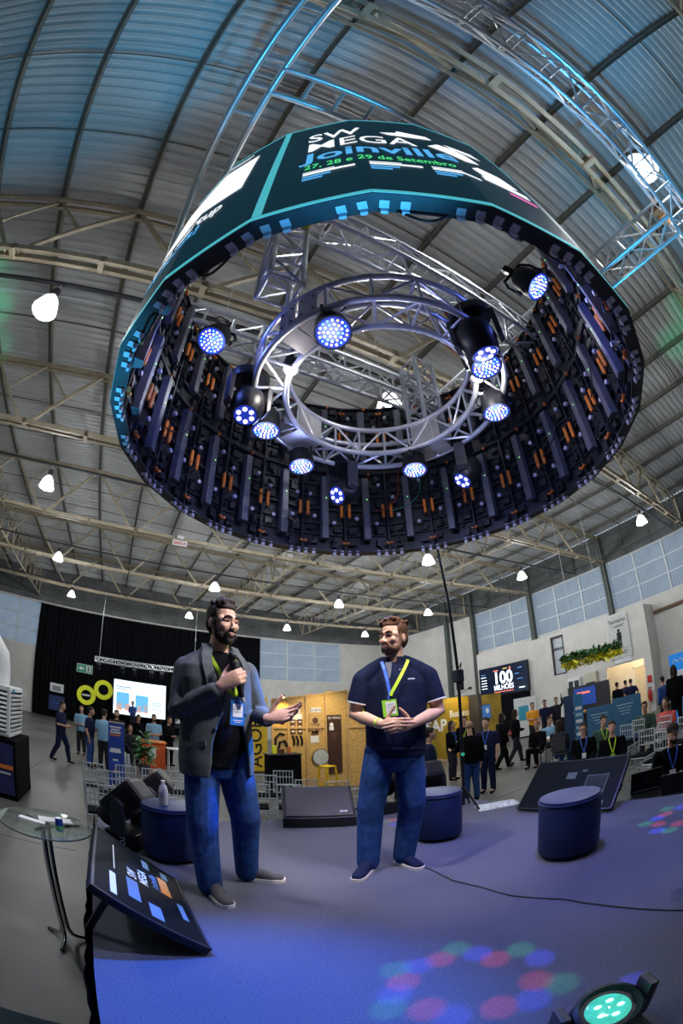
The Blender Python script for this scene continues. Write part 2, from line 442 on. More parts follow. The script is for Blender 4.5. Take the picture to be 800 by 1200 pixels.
# conduits that carry the lamps
for j, y in enumerate(LY):
    t = MB().bar((-12.8, y, 7.86), (20.2, y, 7.86), .07, .05)
    tag(t.build('lamp_conduit', M_blk2), 'thin dark cable tray carrying the lamps ' + rowname[j], 'cable tray', 'cable trays')

# ================================================================== LED ring
RC = Vector((1.551, 2.008)); RR = 1.915; RZ = 3.83
APO = RR * cos(pi / 24)
M_teal = mat('led_screen', (.004, .012, .018), .5, var=.1, emit=(.003, .026, .042), es=.8, spec=.1)
M_brd = emat('led_border', (.08, .52, .60), .8)
M_tw = emat('led_white', (.92, .95, 1), 1.1)
M_tb = emat('led_blue', (.09, .42, .85), 1.0)
M_tg = emat('led_green', (.08, .75, .22), 1.1)
M_tp = emat('led_pink', (.85, .12, .45), 1.1)
M_sp = mat('power_box_metal', (.16, .165, .20), .38, metal=.35, var=.15)
M_clip = mat('clip_metal', (.60, .60, .72), .4, metal=.2)
M_body = mat('panel_casting', (.028, .030, .038), .42, metal=.2, var=.3, scale=14)
M_grip = mat('handle_orange', (.85, .24, .03), .45, var=.05)
M_dot = emat('status_green', (.35, 1, .25), 2.5)
M_cab = mat('black_cable', (.012, .012, .014), .5)
M_cabr = mat('red_cable', (.4, .03, .02), .5)
M_cabg = mat('green_cable', (.02, .22, .12), .5)
ring = thing('led_ring', 'large round LED screen ring of 24 facets hanging over the stage', 'LED screen', (RC.x, RC.y, RZ))
# module local: x tangential, y outward (screen at y=0, back towards -y), z up 0..1
def body_mesh(seed):
    rnd = random.Random(seed); b = MB()
    b.span((-.249, -.022, .002), (.249, -.004, .998))
    for x in (-.24, .24): b.span((x - .009, -.085, .002), (x + .009, -.02, .998))
    for z in (.012, .5, .988): b.span((-.235, -.075, z - .01), (.235, -.02, z + .01))
    for z in (.2, .33, .68, .82): b.span((-.232, -.05, z - .006), (.232, -.02, z + .006))
    for s in (-1, 1):
        for z in (.10, .26, .6, .75, .9):
            b.box((s * rnd.uniform(.11, .17), -.045, z + rnd.uniform(-.02, .02)), (rnd.uniform(.05, .1), .05, rnd.uniform(.05, .1)))
            b.box((s * rnd.uniform(.1, .2), -.06, z + rnd.uniform(-.05, .05)), (.02, .05, .03))
    return b
def cable_mesh(seed, s):
    rnd = random.Random(seed * 3 + s); b = MB()
    if True:
        x0 = s * .07; x1 = s * rnd.uniform(.14, .22); z0 = rnd.uniform(.12, .3); z1 = rnd.uniform(.05, .5)
        pts = []
        for k in range(9):
            t = k / 8; pts.append((x0 + (x1 - x0) * t + s * .03 * sin(pi * t * 2), -.07 - .05 * sin(pi * t), z0 + (z1 - z0) * t - .1 * sin(pi * t)))
        b.path(pts, .006, 6)
    return b
def mesh_m(mb, name, m, **k):
    me = mb.mesh(name, **k); me.materials.append(m); return me
BODY = [mesh_m(body_mesh(i), 'led_panel', M_body) for i in range(4)]
CABL = [[mesh_m(cable_mesh(i, q), 'cable_loop', M_cab if i != 2 else M_blk2, smooth=True) for q in (-1, 1)] for i in range(4)]
FACE = mesh_m(MB().span((-.249, -.004, .001), (.249, 0, .999)), 'screen_face', M_teal)
sp = MB()
sp.prism([(-.048, -.08), (.048, -.08), (.036, -.145), (-.036, -.145)], 0, 1)
sp.v = [(x, z, .12 + y * .76) for x, y, z in sp.v]
SPINE = mesh_m(sp, 'power_box', M_sp, bevel=.006)
h = MB()
h.path([(0, -.03, -.085), (0, -.10, -.075), (0, -.115, -.055), (0, -.115, .055), (0, -.10, .075), (0, -.03, .085)], .008, 6)
HAND = mesh_m(h, 'handle_mount', M_blk2, smooth=True)
GRIP = mesh_m(MB().cap([(0, -.118, -.068), (0, -.118, .068)], [.019, .019], 10), 'handle', M_grip, smooth=True)
br = MB().span((-.015, -.082, -.05), (.015, -.068, .012)).span((-.02, -.068, -.02), (.02, -.03, -.012)).span((-.009, -.086, -.045), (.009, -.08, -.03))
BRK = mesh_m(br, 'clip', M_clip)
LOCK = mesh_m(MB().box((0, -.1, 0), (.035, .025, .02)), 'lock_lever', M_org)
CONN = mesh_m(MB().lathe([(.0, 0), (.022, 0), (.022, .03), (.012, .035), (.0, .035)], n=10, R=rotm(rx=pi / 2), c=(0, -.075, 0)), 'plug', M_clip, smooth=True)
DOT = mesh_m(MB().ell((0, -.148, 0), (.006, .004, .006), 8, 5), 'status_light', M_dot)
BRDB = mesh_m(MB().span((-.249, 0, .0), (.249, .003, .032)), 'border_strip', M_brd)
BRDT = mesh_m(MB().span((-.249, 0, .975), (.249, .003, .999)), 'border_strip', M_brd)
RIM = mesh_m(MB().span((-.249, -.09, -.012), (.249, 0.0, 0)), 'bottom_rail', M_body)
def facet(k):                                            # facet k lies between joint k and joint k+1
    a = radians(-125.5 + 15 * (k + .5)); return a
for row in (0, 1):
    for k in range(24):
        a = facet(k); rnd = random.Random(k * 2 + row)
        p = obj('led_panel', BODY[(k + row) % 4], None, ring, (APO * cos(a), APO * sin(a), row * 1.002), (0, 0, a - pi / 2))
        obj('screen_face', FACE, None, p)
        obj('power_box', SPINE, None, p)
        for s in (-1, 1):
            z = .47
            obj('handle', GRIP, None, p, (s * .19, 0, z)); obj('handle_mount', HAND, None, p, (s * .19, 0, z))
            obj('lock_lever', LOCK, None, p, (s * .215, 0, .09 if row == 0 else .88), (0, s * .5, 0))
            obj('plug', CONN, None, p, (s * .11, 0, .3 + .12 * rnd.random()))
            obj('plug', CONN, None, p, (s * .16, 0, .62 + .2 * rnd.random()))
        obj('lock_lever', LOCK, None, p, (.05, 0, .955), (0, 1.57, 0))
        for q in (0, 1): obj('cable_loop', CABL[k % 4][q], None, p, (0, 0, 0 if row == 0 else .3))
        obj('status_light', DOT, None, p, (.01, 0, .6))
        if row == 0:
            for x in (-.2, -.115, .115, .2): obj('clip', BRK, None, p, (x, 0, 0))
            obj('bottom_rail', RIM, None, p); obj('border_strip', BRDB, None, p)
        else: obj('border_strip', BRDT, None, p)
# loose coloured cables on the back of the far panels
def ringpt(s, t, off):                                   # s metres along the facets from joint 23, t height, off outward
    k = math.floor(s / .5); f = s / .5 - k; a0 = radians(-125.5 + 15 * (k - 1)); a1 = a0 + radians(15)
    p = Vector((cos(a0), sin(a0))).lerp(Vector((cos(a1), sin(a1))), f) * RR; am = (a0 + a1) / 2
    return Vector((p.x + cos(am) * off, p.y + sin(am) * off, t))
for nm, s0, m in (('red_cable', 6.15, M_cabr), ('green_cable', 5.9, M_cabg), ('black_cable', 5.2, M_cab), ('black_cable', 7.7, M_cab), ('black_cable', 9.1, M_cab), ('black_cable', 3.9, M_cab), ('black_cable', 10.2, M_cab), ('black_cable', 2.9, M_cab)):
    pts = [ringpt(s0 + .5 * t + .05 * sin(9 * t), 1.25 - .8 * t - .25 * sin(pi * t), -.17 - .03 * sin(5 * t)) for t in [i / 14 for i in range(15)]]
    MB().path(pts, .006, 6).build(nm, m, ring, smooth=True)
for s0 in (.6, 1.25, 23.3 * .5, 11.1): 
    pts = [ringpt(s0 + .22 * t, .0 - .10 * sin(pi * t), -.08) for t in [i / 8 for i in range(9)]]
    MB().path(pts, .007, 6).build('cable_loop', M_cab, ring, smooth=True)

for a in (8, 52, 128, 172, 232, 308):
    x, y = (RR - .05) * cos(radians(a)), (RR - .05) * sin(radians(a)); MB().tube((x, y, 2.0), (x, y, 6.02), .005, 5).build('hanging_wire', M_alu, ring); MB().box((x, y, 2.02), (.05, .05, .05)).build('shackle', M_clip, ring)
# what the screen shows: lettering bent over the facets
def screen_text(s, x, y, size, m, bold=.03, sx=1., name='screen_lettering', W=None):
    me = text_mesh(s, size, bold, 'LEFT')
    if W: sx = W / max(v.co.x for v in me.vertices)
    bm = bmesh.new(); bm.from_mesh(me)
    for v in bm.verts: v.co.x = v.co.x * sx + x; v.co.y += y
    for q in range(-6, 8):
        bmesh.ops.bisect_plane(bm, geom=bm.verts[:] + bm.edges[:] + bm.faces[:], plane_co=(q * .5, 0, 0), plane_no=(1, 0, 0))
    for v in bm.verts: v.co = ringpt(v.co.x + 1e-5, v.co.y, .006)
    bm.to_mesh(me); bm.free(); return obj(name, me, m, ring)
def screen_poly(pts, m, off=.005, name='screen_shape'):
    bm = bmesh.new(); bm.faces.new([bm.verts.new((x, y, 0)) for x, y in pts])
    for q in range(-6, 8):
        bmesh.ops.bisect_plane(bm, geom=bm.verts[:] + bm.edges[:] + bm.faces[:], plane_co=(q * .5, 0, 0), plane_no=(1, 0, 0))
    for v in bm.verts: v.co = ringpt(v.co.x + 1e-5, v.co.y, off)
    me = bpy.data.meshes.new(name); bm.to_mesh(me); bm.free(); return obj(name, me, m, ring)
def rect(x0, y0, x1, y1): return [(x0, y0), (x1, y0), (x1, y1), (x0, y1)]
screen_poly(rect(.0, .03, .045, 1.98), M_brd); screen_poly(rect(1.62, .03, 1.665, 1.98), M_brd)
screen_text('SW', .19, 1.32, .37, M_tw, .008, W=.36)
screen_text('MEGA', .19, 1.01, .34, M_tw, .004, W=.67)
screen_text('Joinville', .19, .735, .29, M_tb, .018, W=.86)
screen_text('27, 28 e 29 de Setembro', .2, .57, .125, M_tg, .008, W=.79)
for i, x in enumerate((.2, .53, .84)):
    screen_poly(rect(x, .50, x + .16, .515), M_tw); screen_poly(rect(x, .455, x + .26, .49), M_tw)
    screen_poly(rect(x, .405, x + .14, .435), M_tb); screen_poly(rect(x, .365, x + .1, .39), M_tb)
screen_poly([(.67, 1.42), (.78, 1.44), (.80, 1.52), (.88, 1.46), (.98, 1.40), (1.0, 1.29), (.86, 1.30), (.72, 1.34)], M_tw)
screen_poly([(.93, 1.07), (1.02, 1.18), (1.12, 1.21), (1.2, 1.16), (1.26, 1.0), (1.14, .91), (1.0, .95)], M_tw)
screen_poly([(1.08, 1.29), (1.3, 1.33), (1.34, 1.21), (1.12, 1.23)], M_tw)
screen_poly([(1.13, .75), (1.2, .85), (1.34, .83), (1.42, .69), (1.3, .6), (1.18, .64)], M_tw)
screen_poly(rect(1.15, .55, 1.45, .63), M_tw); screen_poly(rect(1.28, .46, 1.46, .50), M_tp)
# left part: blank pale square where the photograph has its code, with the two lines below
screen_poly(rect(-.98, .80, -.2, 1.64), M_tw)
screen_text('uma startup', -.98, .585, .19, M_tw, .025, .74)
screen_text('54 horas!', -.98, .42, .17, M_tb, .025, .86)
screen_poly(rect(-.95, 1.80, -.28, 1.83), M_tw); screen_poly(rect(-.8, 1.74, -.3, 1.76), M_tw)

# ================================================================== aluminium rig
def box_truss(name, label, p, q, w, step=.32, group='aluminium rig trusses', r=.024, rb=.012, hang=None, h=None):
    p = Vector(p); q = Vector(q); L = (q - p).length; d = (q - p).normalized(); x, y = frame_to(d); h = h or w
    t = thing(name, label, 'truss', tuple((p + q) / 2), 0, group)
    o = (p + q) / 2; off = [(a, b) for a in (-1, 1) for b in (-1, 1)]
    A = p - o; B = q - o
    for a, b in off: MB().tube(A + x * a * w / 2 + y * b * h / 2, B + x * a * w / 2 + y * b * h / 2, r, 8).build('rail', M_alu, t, smooth=True)
    n = max(2, round(L / step))
    for k in range(n + 1):
        e = A + d * L * k / n; m = MB()
        c = [e + x * a * w / 2 + y * b * h / 2 for a, b in ((-1, -1), (1, -1), (1, 1), (-1, 1))]
        for i in range(4): m.tube(c[i], c[(i + 1) % 4], rb, 6)
        m.build('rung', M_alu, t, smooth=True)
        if k < n:
            f = A + d * L * (k + 1) / n; s = 1 if k % 2 else -1
            m = MB(); m.tube(e - x * s * w / 2 - y * h / 2, f + x * s * w / 2 - y * h / 2, rb, 6); m.tube(e - x * w / 2 + y * s * h / 2, f - x * w / 2 - y * s * h / 2, rb, 6); m.tube(e + x * w / 2 - y * s * h / 2, f + x * w / 2 + y * s * h / 2, rb, 6)
            m.build('lacing', M_alu, t, smooth=True)
    return t
def ladder(name, label, p, q, w, up, step=.3, group='aluminium rig trusses'):
    p = Vector(p); q = Vector(q); o = (p + q) / 2; d = (q - p).normalized(); s = d.cross(Vector(up)).normalized(); L = (q - p).length
    t = thing(name, label, 'truss', tuple(o), 0, group)
    for a in (-1, 1): MB().tube(p - o + s * a * w / 2, q - o + s * a * w / 2, .034, 10).build('rail', M_alu, t, smooth=True)
    n = round(L / step)
    for k in range(n + 1): e = p - o + d * L * k / n; MB().tube(e - s * w / 2, e + s * w / 2, .019, 8).build('rung', M_alu, t, smooth=True)
    return t
ladder('ladder_truss', 'blue lit aluminium ladder truss above the left of the ring', (-.36, -2.2, 6.0), (-.36, 4.6, 6.0), .22, (0, 0, 1))
ladder('ladder_truss', 'blue lit ladder truss crossing over the near screen', (-.25, .36, 6.0), (1.9, .30, 6.0), .26, (0, 0, 1), .26)
box_truss('box_truss', 'long blue lit box truss at the upper right above the camera', (-.6, -1.1, 6.1), (4.4, -1.15, 6.1), .29, .42)
box_truss('box_truss', 'aluminium box truss arm reaching the right side of the ring', (3.55, -.95, 6.0), (3.55, 4.6, 6.0), .29, .36)
box_truss('box_truss', 'aluminium box truss across the ring holding the near hanging tower', (-.2, 1.45, 5.72), (3.4, 1.45, 5.72), .25, .34)
box_truss('box_truss', 'aluminium box truss across the far half of the ring', (-.2, 3.0, 5.72), (3.4, 3.0, 5.72), .25, .34)
box_truss('truss_tower', 'upright truss tower inside the ring, left one with yellow sling', (.50, 1.62, 4.66), (.50, 1.62, 5.58), .24, .26)
box_truss('truss_tower', 'upright truss tower inside the ring, right one behind the wooden wedge', (2.42, 2.45, 4.66), (2.42, 2.45, 5.58), .24, .26)
t = tag(MB().box((.52, 1.40, 5.66), (.20, .16, .24)).box((.56, 1.37, 5.54), (.12, .12, .1)).box((.47, 1.42, 5.80), (.12, .1, .08), rotm(0, .3, .2)).build('sling_bundle', mat('yellow_sling', (.45, .50, .02), .7, var=.5, scale=30), bevel=.03), 'yellow sling bundle wrapped at the top of the tower', 'sling')
# round truss
rt = thing('ring_truss', 'round aluminium truss hanging inside the LED ring', 'truss', (RC.x, RC.y, 4.37))
NS = 64
def circ(r, z): return [(r * cos(2 * pi * i / NS), r * sin(2 * pi * i / NS), z) for i in range(NS)]
for r, z in ((.98, 0), (.98, .26), (.745, 0), (.745, .26)): MB().path(circ(r, z), .024, 10, closed=True).build('hoop', M_alu, rt, smooth=True)
for k in range(20):
    a = 2 * pi * k / 20; b = 2 * pi * (k + 1) / 20; m = MB()
    P = lambda r, t, z: (r * cos(t), r * sin(t), z)
    m.tube(P(.98, a, 0), P(.98, a, .26), .011, 6); m.tube(P(.745, a, 0), P(.745, a, .26), .011, 6); m.tube(P(.745, a, 0), P(.98, a, 0), .011, 6); m.tube(P(.745, a, .26), P(.98, a, .26), .011, 6)
    m.build('rung', M_alu, rt, smooth=True)
    m = MB(); m.tube(P(.745 if k % 2 else .98, a, 0), P(.98 if k % 2 else .745, b, 0), .011, 6); m.tube(P(.98, a, 0 if k % 2 else .26), P(.98, b, .26 if k % 2 else 0), .011, 6); m.tube(P(.745, a, .26 if k % 2 else 0), P(.745, b, 0 if k % 2 else .26), .011, 6)
    m.build('lacing', M_alu, rt, smooth=True)
for a in (203, 23, 113, 293):
    for da in (-5.2, 5.2):
        t = radians(a + da); R = rotm(rz=t); m = MB()
        for r in (.745, .98): m.box((r * cos(t), r * sin(t), .13), (.012, .15, .30), R)
        m.box((.8625 * cos(t), .8625 * sin(t), -.012), (.24, .15, .012), R); m.box((.8625 * cos(t), .8625 * sin(t), .272), (.24, .15, .012), R)
        p = m.build('joint_plate', mat('joint_plate_metal', (.62, .60, .58), .4, metal=.7), rt)
        for zz in (.06, .2):
            for sx in (-.045, .045):
                c = Vector((.99 * cos(t) - sx * sin(t), .99 * sin(t) + sx * cos(t), zz)); MB().ell(c, (.009, .009, .009), 8, 5).build('bolt', M_blk2, p)
M_wood = mat('bare_timber', (.42, .22, .09), .7, var=.3, scale=6)
t = thing('wooden_wedge', 'bare orange timber wedge lying on the ring truss', 'timber', (2.28, 1.62, 4.66))
MB().bar((-.02, -.14, .0), (.1, .12, .02), .06, .05).build('plank', M_wood, t); MB().bar((-.02, -.10, .03), (-.13, .10, .42), .05, .03).build('batten', M_wood, t)
tag(MB().bar((1.6, 1.18, 4.70), (2.15, 1.42, 4.70), .07, .05).build('timber_offcut', mat('red_timber', (.35, .09, .03), .7, var=.3, scale=12)), 'reddish timber offcut resting across the near hoops', 'timber')
t = thing('orange_winch', 'orange winch box at the upper right truss corner', 'winch', (3.62, -.95, 6.12))
MB().box((0, 0, 0), (.16, .13, .12)).build('motor', M_org, t, bevel=.01); MB().box((-.14, .05, 0), (.1, .14, .11)).build('gearbox', mat('brown_box', (.3, .12, .04), .6), t, bevel=.01); MB().tube((-.25, -.1, .03), (.2, .18, .03), .02, 8).build('shaft', M_blk, t)

# ------------------------------------------------------------------ lamps under the round truss
M_l_w = emat('led_cool_white', (.75, .86, 1), 3.2)
M_l_a = emat('led_amber', (1, .55, .08), 1.6)
M_l_b = emat('led_deep_blue', (.12, .3, 1), 3)
M_glass = mat('lens_plate', (.02, .03, .10), .2, emit=(.02, .06, .7), es=.6)
def par_proto():
    t = thing('par_lamp', 'x', 'stage lamp')
    MB().lathe([(.0, .20), (.075, .20), (.10, .17), (.112, .06), (.118, .0), (.110, .0), (.104, .012), (.0, .012)], n=24).build('can', M_blk, t, smooth=True)
    MB().lathe([(0, .004), (.106, .004), (.106, .012), (0, .012)], n=24).build('lens_plate', M_glass, t)
    groups = [(1, 0), (6, .030), (12, .058), (17, .086)]
    mw, ma, mb_ = MB(), MB(), MB(); q = 0
    for n, r in groups:
        for i in range(n):
            a = 2 * pi * i / n; c = (r * cos(a), r * sin(a), .0); (mw, ma, mw, mb_)[q % 4].lathe([(0, -.004), (.0075, -.002), (.0085, .006), (0, .006)], c, 8); q += 1
    for m, k in ((mw, M_l_w), (ma, M_l_a), (mb_, M_l_b)):
        o = m.build('led_array', k, t); o['kind'] = 'stuff'
    y = MB().path([(-.135, 0, .08), (-.135, 0, .19), (-.10, 0, .26), (.10, 0, .26), (.135, 0, .19), (.135, 0, .08)], .012, 8); y.box((0, 0, .30), (.05, .06, .08))
    y.build('yoke', M_blk, t, smooth=True)
    for s in (-1, 1): MB().lathe([(0, 0), (.022, 0), (.022, .025), (0, .025)], (s * .118, 0, .09), 10, rotm(ry=s * pi / 2)).build('knob', M_blk2, t)
    MB().path([(.07, .05, .18), (.12, .1, .12), (.05, .13, .2), (0, .08, .3)], .006, 6).build('cable', M_cab, t, smooth=True)
    return t
PAR = par_proto(); used = [False]
def clock(p): return atan2(p[1] - RC.y, p[0] - RC.x)
pars = [((.83, 1.47, 4.20), 'par lamp under the near left of the round truss, the largest seen', (0.1, -.12)),
        ((.83, 2.58, 4.20), 'par lamp under the left of the round truss, below a bell-shaped fixture', (.0, .0)),
        ((1.30, 2.93, 4.20), 'par lamp under the far left of the round truss', (0, .05)),
        ((2.24, 2.52, 4.20), 'par lamp under the far right of the round truss', (0, .05)),
        ((1.87, 1.20, 4.20), 'par lamp under the right of the round truss beneath a moving head', (.0, -.05)),
        ((2.30, 1.52, 4.20), 'par lamp at the right of the round truss beside the timber', (.0, 0)),
        ((.20, 2.20, 4.60), 'bright blue par lamp hanging beside the left ring wall', (.15, -.15)),
        ((1.98, .58, 4.60), 'bright par lamp hanging beside the right ring wall', (.1, -.25))]
for i, (p, lab, tl) in enumerate(pars):
    if i == 0: o = PAR; o.location = p; o['label'] = lab
    else: o = dup(PAR, p, 0, lab)
    o['group'] = 'par lamps of the ring'; o.rotation_euler = (tl[0] * 2, tl[1] * 2, clock(p))
def mover_proto():
    t = thing('moving_head', 'x', 'stage lamp')
    b = MB(); b.lathe([(0, .36), (.12, .36), (.15, .33), (.15, .25), (.10, .24), (0, .24)], n=20, squash=.8); b.build('base', M_blk, t, smooth=True)
    for s in (-1, 1):
        MB().prism([(s * .135, .26), (s * .175, .26), (s * .17, .02), (s * .135, -.02)] if s > 0 else [(-.175, .26), (-.135, .26), (-.135, -.02), (-.17, .02)], -.05, .05).build('yoke_arm', M_blk2, t, bevel=.008)
    MB().lathe([(.0, .19), (.07, .185), (.12, .12), (.128, .02), (.11, -.06), (.092, -.09), (.085, -.085), (0, -.08)], n=24).build('head', M_blk, t, smooth=True)
    f = MB().lathe([(0, -.088), (.082, -.088), (.082, -.08), (0, -.08)], n=20).build('lens_plate', M_glass, t)
    for i in range(6):
        a = 2 * pi * i / 6; MB().lathe([(0, -.098), (.017, -.096), (.020, -.086), (0, -.086)], (.052 * cos(a), .052 * sin(a), 0), 6).build('led', M_l_v, t)
    return t
M_l_v = emat('led_violet_white', (.62, .60, 1), 2.4)
MOV = mover_proto()
movs = [((.58, 2.30, 4.13), (.25, -.15), 'black moving head lamp at the left of the round truss'),
        ((1.66, 1.05, 4.18), (.25, -.1), 'black moving head lamp at the right of the round truss, large dome'),
        ((1.76, 3.02, 4.10), (.9, 0), 'dim moving head lamp hanging at the far side of the round truss'),
        ((2.62, 2.25, 4.12), (.5, .4), 'moving head lamp low at the far right of the round truss')]
for i, (p, tl, lab) in enumerate(movs):
    o = MOV if i == 0 else dup(MOV, p); o.location = p; o['label'] = lab; o['group'] = 'moving heads of the ring'; o.rotation_euler = (0, 0, clock(p) + .4)
    for ch in o.children:
        if ch.name.split('.')[0] in ('head', 'lens_plate', 'led'):
            ch.rotation_euler = (tl[0], tl[1], 0)
M_hot = emat('hot_white', (1, .93, .84), 30)
for i, (p, lab) in enumerate((((.80, 2.05, 4.38), 'small glaring white spot at the left of the round truss'), ((2.02, 1.40, 4.34), 'small glaring white spot at the right of the round truss'))):
    t = thing('spot_lamp', lab, 'stage lamp', p, 0, 'small white spots')
    MB().lathe([(0, .12), (.05, .12), (.06, .05), (.065, 0), (.058, 0), (0, .01)], n=16).build('can', M_blk, t, smooth=True)
    MB().ell((0, 0, 0), (.045, .045, .025)).build('bulb', M_hot, t, smooth=True); MB().tube((0, 0, .1), (0, 0, .3), .01, 6).build('bracket', M_blk, t)
# beams of the fixtures
def P2(i): return Vector(pars[i][0]) - Vector((0, 0, .06))
BL = (.03, .17, 1.0); VI = (.42, .36, 1.0); CW = (.72, .78, 1.0)
spot('par_beam', P2(0), (.45, 1.0, 1), 260, BL, 40, .9)
spot('par_beam', P2(1), (.5, 2.0, 1), 50, VI, 46)
spot('par_beam', P2(2), (1.2, 3.2, 1), 65, VI, 56)
spot('par_beam', P2(3), (2.6, 2.6, 1), 140, VI, 56)
spot('par_beam', P2(4), (1.7, 1.5, 1), 110, VI, 50)
spot('par_beam', P2(5), (2.4, 1.5, 1), 260, (.18, .24, 1), 50)
spot('par_beam', P2(6), (.20, 1.15, 1), 1500, BL, 32, .9)
spot('par_beam', P2(7), (1.62, 2.28, 2.3), 230, (1, .95, .95), 34)
spot('mover_beam', Vector(movs[0][0]) - Vector((0, 0, .14)), (.7, 2.2, 1.5), 60, VI, 40)
spot('mover_beam', Vector(movs[1][0]) - Vector((0, 0, .14)), (.62, 2.3, 2.35), 230, (1, .93, .95), 30)
spot('mover_beam', (2.62, 2.25, 3.95), (.84, 2.38, 2.10), 1700, (.02, .22, 1), 13, .5)
for p, q in (((.80, 2.05, 4.34), (1.55, 2.3, 2.2)), ((2.02, 1.40, 4.30), (.7, 2.35, 2.2))): spot('spot_beam', p, q, 240, (1, .90, .80), 46)
# light that spills sideways off the many lenses
for i in range(8):
    l = bpy.data.lights.new('lens_spill', 'POINT'); l.energy = 5.5 if i < 6 else 9; l.color = (.34, .42, 1) if i < 6 else (.12, .2, 1); l.shadow_soft_size = .08
    o = bpy.data.objects.new('lens_spill', l); COL.objects.link(o); o.location = Vector(pars[i][0]) - Vector((0, 0, .09))
for p in ((.80, 2.05, 4.33), (2.02, 1.40, 4.29)):
    l = bpy.data.lights.new('lens_spill', 'POINT'); l.energy = 14; l.color = (1, .92, .84); l.shadow_soft_size = .05; o = bpy.data.objects.new('lens_spill', l); COL.objects.link(o); o.location = p
# ================================================================== people
V = Vector
M_eye = mat('eye_white', (.42, .38, .36), .3, var=.02)
M_iris = mat('iris', (.035, .02, .012), .25, var=.1)
M_lip = mat('lips', (.40, .20, .16), .5, var=.05)

def head_forms(mb, c, R, s=1., fine=True):
    T = lambda v: V(c) + R @ (V(v) * s)
    e = lambda v, r: mb.ell(T(v), [q * s for q in r], 16, 10, R)
    e((0, .018, .040), (.075, .093, .083)); e((0, -.012, -.02), (.067, .076, .085)); e((0, -.030, -.065), (.052, .055, .050)); e((0, -.058, -.100), (.026, .024, .020))
    if fine:
        for q in (-1, 1):
            e((q * .040, -.060, -.022), (.024, .022, .024)); e((q * .075, .012, -.008), (.010, .021, .031))
            e((q * .012, -.099, -.036), (.010, .011, .008)); e((q * .052, -.045, .012), (.018, .022, .022)); e((q * .046, -.035, -.075), (.018, .03, .022))
        mb.cap([T((-.040, -.076, .024)), T((0, -.084, .022)), T((.040, -.076, .024))], [.011 * s, .013 * s, .011 * s], 10)
        mb.cap([T((0, -.080, .014)), T((0, -.095, -.012)), T((0, -.104, -.031))], [.008 * s, .010 * s, .013 * s], 10)
        e((0, -.082, -.066), (.026, .014, .017))
    else:
        for q in (-1, 1): e((q * .075, .012, -.008), (.010, .021, .031))
        mb.cap([T((0, -.080, .010)), T((0, -.103, -.031))], [.009 * s, .014 * s], 8); e((0, -.07, -.06), (.035, .02, .02))
    return T

def face_parts(par, c, R, s, hairm, beard=True, gaze=(0, 0), stubble=1., browm=None):
    T = lambda v: V(c) + R @ (V(v) * s)
    for q in (-1, 1):
        MB().ell(T((q * .031, -.0745, .004)), (.0135 * s, .0085 * s, .0058 * s), 12, 8, R).build('eye', M_eye, par, smooth=True)
        MB().ell(T((q * .031 + gaze[0] * .006, -.0815, .0030)), (.0060 * s, .003 * s, .0056 * s), 10, 6, R).build('iris', M_iris, par, smooth=True)
        MB().cap([T((q * .015, -.0825, .0085)), T((q * .032, -.0855, .0110)), T((q * .047, -.075, .0075))], [.0045 * s] * 3, 8).build('eyelid', M_skin, par, smooth=True)
        MB().cap([T((q * .013, -.093, .026)), T((q * .032, -.0925, .031)), T((q * .052, -.078, .025))], [.005 * s, .0058 * s, .0035 * s], 8).build('eyebrow', browm or hairm, par, smooth=True)
    m = MB(); m.cap([T((-.022, -.0945, -.0635)), T((0, -.0985, -.0625)), T((.022, -.0945, -.0635))], [.0025 * s, .0035 * s, .0025 * s], 8); m.cap([T((-.018, -.092, -.0715)), T((0, -.0980, -.0725)), T((.018, -.092, -.0715))], [.0025 * s, .004 * s, .0025 * s], 8)
    fuse('lips', m, M_lip, par, .003, 2)
    if beard:
        b = MB(); g = stubble
        b.ell(T((0, -.030, -.070)), ((.0535 + .004 * g) * s, (.056 + .004 * g) * s, (.047 + .006 * g) * s), 16, 10, R); b.ell(T((0, -.060, -.102)), ((.027 + .005 * g) * s, (.024 + .006 * g) * s, (.020 + .008 * g) * s), 14, 8, R)
        for q in (-1, 1):
            b.ell(T((q * .046, -.035, -.078)), ((.019 + .004 * g) * s, (.031 + .004 * g) * s, (.025 + .005 * g) * s), 12, 8, R)
            b.cap([T((q * .071, -.012, .03)), T((q * .0705, -.016, -.03)), T((q * .060, -.028, -.07))], [.007 * s, .010 * s, .014 * s], 8)
            b.cap([T((0, -.094, -.047)), T((q * .024, -.087, -.052)), T((q * .032, -.077, -.075))], [.005 * s, .006 * s, .008 * s], 8)
        fuse('beard', b, hairm, par, .0045, 2)

